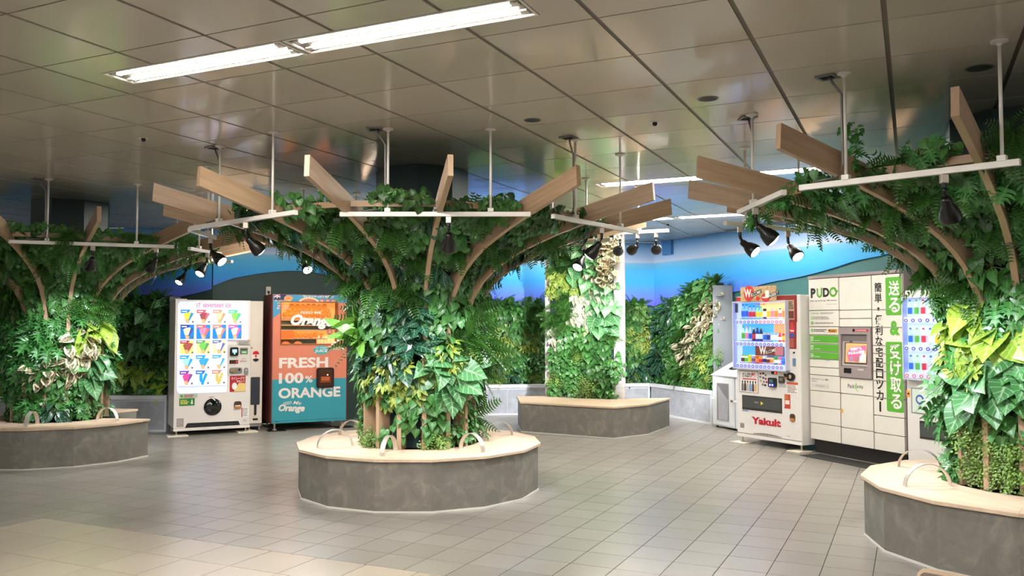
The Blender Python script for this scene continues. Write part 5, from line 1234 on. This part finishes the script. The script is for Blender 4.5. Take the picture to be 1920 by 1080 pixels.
track('white lighting track at the left of the central tree, seen end on', (-2.79, 7.95), (-2.775, 7.28), 2.322, (.3,), cable=False)
track('white lighting track behind the central tree on its left', (-2.55, 8.75), (-1.45, 9.55), 2.322, (.3, .75), cable=False)
track('white lighting track behind the central tree on its right', (.95, 8.1), (.25, 9.15), 2.322, (.3, .75), cable=False)
track('short white lighting track between the central tree and the pillar', (1.05, 9.05), (1.62, 8.75), 2.48, (.5,), cable=False)
track('white lighting track across the front of the left tree', (-4.94, 8.31), (-3.54, 8.87), 2.322, (.22, .76))
track('white lighting track on the right of the left tree, beside the planks', (-3.455, 9.06), (-3.36, 9.76), 2.322, (.3,), cable=False)
track('white lighting track behind the left tree near the green wall', (-3.6, 10.9), (-4.9, 11.6), 2.322, (.25, .7), cable=False)
track('white lighting track across the front of the right tree', (1.73, 5.07), (2.57, 4.26), 2.322, (.24, .93))
track('white lighting track at the left of the right tree, seen end on', (1.655, 6.16), (1.685, 5.23), 2.322, (.35,))
track('white lighting track behind the right tree on its left', (1.71, 6.80), (2.75, 7.50), 2.322, (.2, .75), cable=False)
LAMP = mat('lit_lamp_glass', (255, 255, 255), .3, emit=26, ecol=SPOT_COL)
BARREL = mat('black_lamp_enamel', (16, 15, 15), .35)
SPOTN = 0
def spot(label, x, y, z, aim, power=1.0, size=62, drop=.17, on=True):
    """A track spot: adapter under the rail, neck, bell-shaped head turned to aim."""
    t = thing('track_spotlight', label, 'spotlight', (x, y, z), 0, 'black track spotlights')
    MB().box(-.02, .02, -.014, .014, -.06, -.012).obj('track_adapter', TRACKW if not on else CHROME, t, bev=.003)
    MB().lathe([(.013, -.085), (.013, -.055)], 8).obj('stem', BARREL, t)
    hd = Vector((aim[0] - x, aim[1] - y, aim[2] - z + drop)).normalized()
    p0 = Vector((0, 0, -.085)); side = Vector((hd.x, hd.y, 0)).normalized() * .045
    p1 = p0 + side * .5 + Vector((0, 0, -.06))
    MB().tube([p0, p0 + Vector((0, 0, -.015)), p1], .013, 8).obj('neck', BARREL, t, smooth=True)
    q = (-hd).to_track_quat('Z', 'Y').to_euler()
    h = MB().lathe([(.055, -.135), (.058, -.13), (.056, -.10), (.045, -.06), (.03, -.035), (.027, .0), (.022, .012), (0, .014)], 18).obj('lamp_head', BARREL, t, p1, q, smooth=True)
    MB().lathe([(.0285, -.032), (.0285, -.02)], 18).obj('metal_ring', CHROME, h)
    MB().lathe([(0, -.152), (.02, -.150), (.04, -.142), (.051, -.131), (.052, -.12)], 18).obj('lamp_glass', LAMP, h, smooth=True)
    l = bpy.data.lights.new('spot_beam', 'SPOT'); l.energy = SPOT_W * power; l.spot_size = R(size); l.spot_blend = .55; l.shadow_soft_size = .03; l.color = SPOT_COL
    lo = bpy.data.objects.new('spot_beam', l); COL.objects.link(lo); lo.parent = t; lo.location = p1 + hd * .16; lo.rotation_euler = hd.to_track_quat('-Z', 'Y').to_euler()
spot('black spotlight under the left front track of the central tree, turned to the trunk', -2.08, 6.609, 2.322, (-1.1, 7.6, .95), 1.0)
spot('black spotlight at the end of the end-on track left of the central tree', -2.785, 7.82, 2.322, (-1.4, 7.45, .9), 1.0)
spot('black spotlight beside the planks of the left tree, its lamp facing the room', -3.40, 9.45, 2.322, (-3.95, 8.35, .6), 1.0)
spot('black spotlight behind the central tree above the juice machine', -2.22, 9.0, 2.322, (-1.45, 8.0, 1.0), .8)
spot('black spotlight under the front track of the central tree', -.47, 6.27, 2.322, (-.55, 7.5, .75), 1.0)
spot('black spotlight under the right front track of the central tree', .74, 6.967, 2.322, (-.3, 7.55, .85), 1.3)
spot('black spotlight behind the central tree in front of the pillar, its lamp bright', .72, 8.45, 2.322, (.1, 7.75, 1.1), .8)
spot('black spotlight between the central tree and the pillar, first of three', 1.15, 8.997, 2.48, (1.0, 13.0, 1.35), 1.9, 30)
spot('black spotlight between the central tree and the pillar, second of three', 1.32, 8.908, 2.48, (-.45, 14.4, 1.0), 14, 40)
spot('black spotlight between the central tree and the pillar, third of three', 1.50, 8.813, 2.48, (2.5, 14.3, .95), 14, 34)
spot('black spotlight under the front track of the left tree', -4.25, 8.586, 2.322, (-4.95, 9.5, 1.15), 1.1)
spot('black spotlight at the right end of the front track of the left tree', -3.70, 8.806, 2.322, (-4.75, 9.65, 1.0), .8)
spot('black spotlight behind the left tree near the blue wall', -4.35, 11.30, 2.322, (-4.9, 10.4, .8), .8)
spot('black spotlight under the front track of the right tree', 2.31, 4.511, 2.322, (3.1, 5.4, .95), 1.0)
spot('black spotlight under the end-on track left of the right tree', 1.667, 5.79, 2.322, (2.95, 5.75, .95), 1.2)
spot('black spotlight left of the right tree, its lamp facing the trunk against the blue wall', 2.36, 7.238, 2.322, (2.75, 6.4, 1.2), .8)
spot('black spotlight at the outer end of the track behind the right tree', 1.86, 6.90, 2.322, (3.0, 6.0, 1.0), .7)

# ------------------------------------------------------------------ ceiling fittings
def ceil_disc(name, label, cat, x, y, r, m, m2):
    t = thing(name, label, cat, (x, y, CZ))
    MB().lathe([(r * .86, -.004), (r, -.003), (r, -.0005)], 24).obj('rim', m2, t)
    MB().lathe([(0, -.007), (r * .86, -.0045)], 24).obj('grille', m, t)
GR = mat('speaker_grille', (70, 68, 62), .6)
ceil_disc('ceiling_speaker', 'round grey speaker grille in the ceiling above the central tree', 'speaker', .145, 6.01, .062, GR, GREYM)
ceil_disc('ceiling_speaker', 'round grey speaker grille in the ceiling between the central and right trees', 'speaker', 1.268, 5.44, .068, GR, GREYM)
ceil_disc('ceiling_speaker', 'round grey speaker grille in the ceiling above the right tree', 'speaker', 2.663, 4.78, .075, GR, GREYM)
for x, y, lab in ((1.032, 6.075, 'small dark sensor in the ceiling right of the central tree'), (-2.889, 6.598, 'small dark sensor in the ceiling above the left planks'), (1.80, 7.6, 'small dark sensor in the ceiling over the blue wall'), (2.25, 12.2, 'tiny sensor in the ceiling in front of the blue beam end')):
    t = thing('ceiling_sensor', lab, 'sensor', (x, y, CZ))
    MB().lathe([(.035, -.003), (.035, -.0005)], 16).obj('flange', TRACKW, t); MB().lathe([(0, -.03), (.012, -.027), (.018, -.012), (.018, -.003)], 12).obj('sensor_head', BLACK, t)

# ---- low board at the bottom right edge of the picture
t = thing('low_sign_board', 'low board with rounded oak edge standing in front of the right bench', 'board', (1.985, 4.22, .014), R(-42))
MB().panel(rr(0, -.014, 1.0, .298, .035, 6), 0, .035).obj('edge_frame', SEATW, t)
MB().panel(rr(.012, -.012, .988, .286, .03, 6), -.002, .0).obj('board_face', mat('brown_board_face', (122, 108, 100), .5), t)
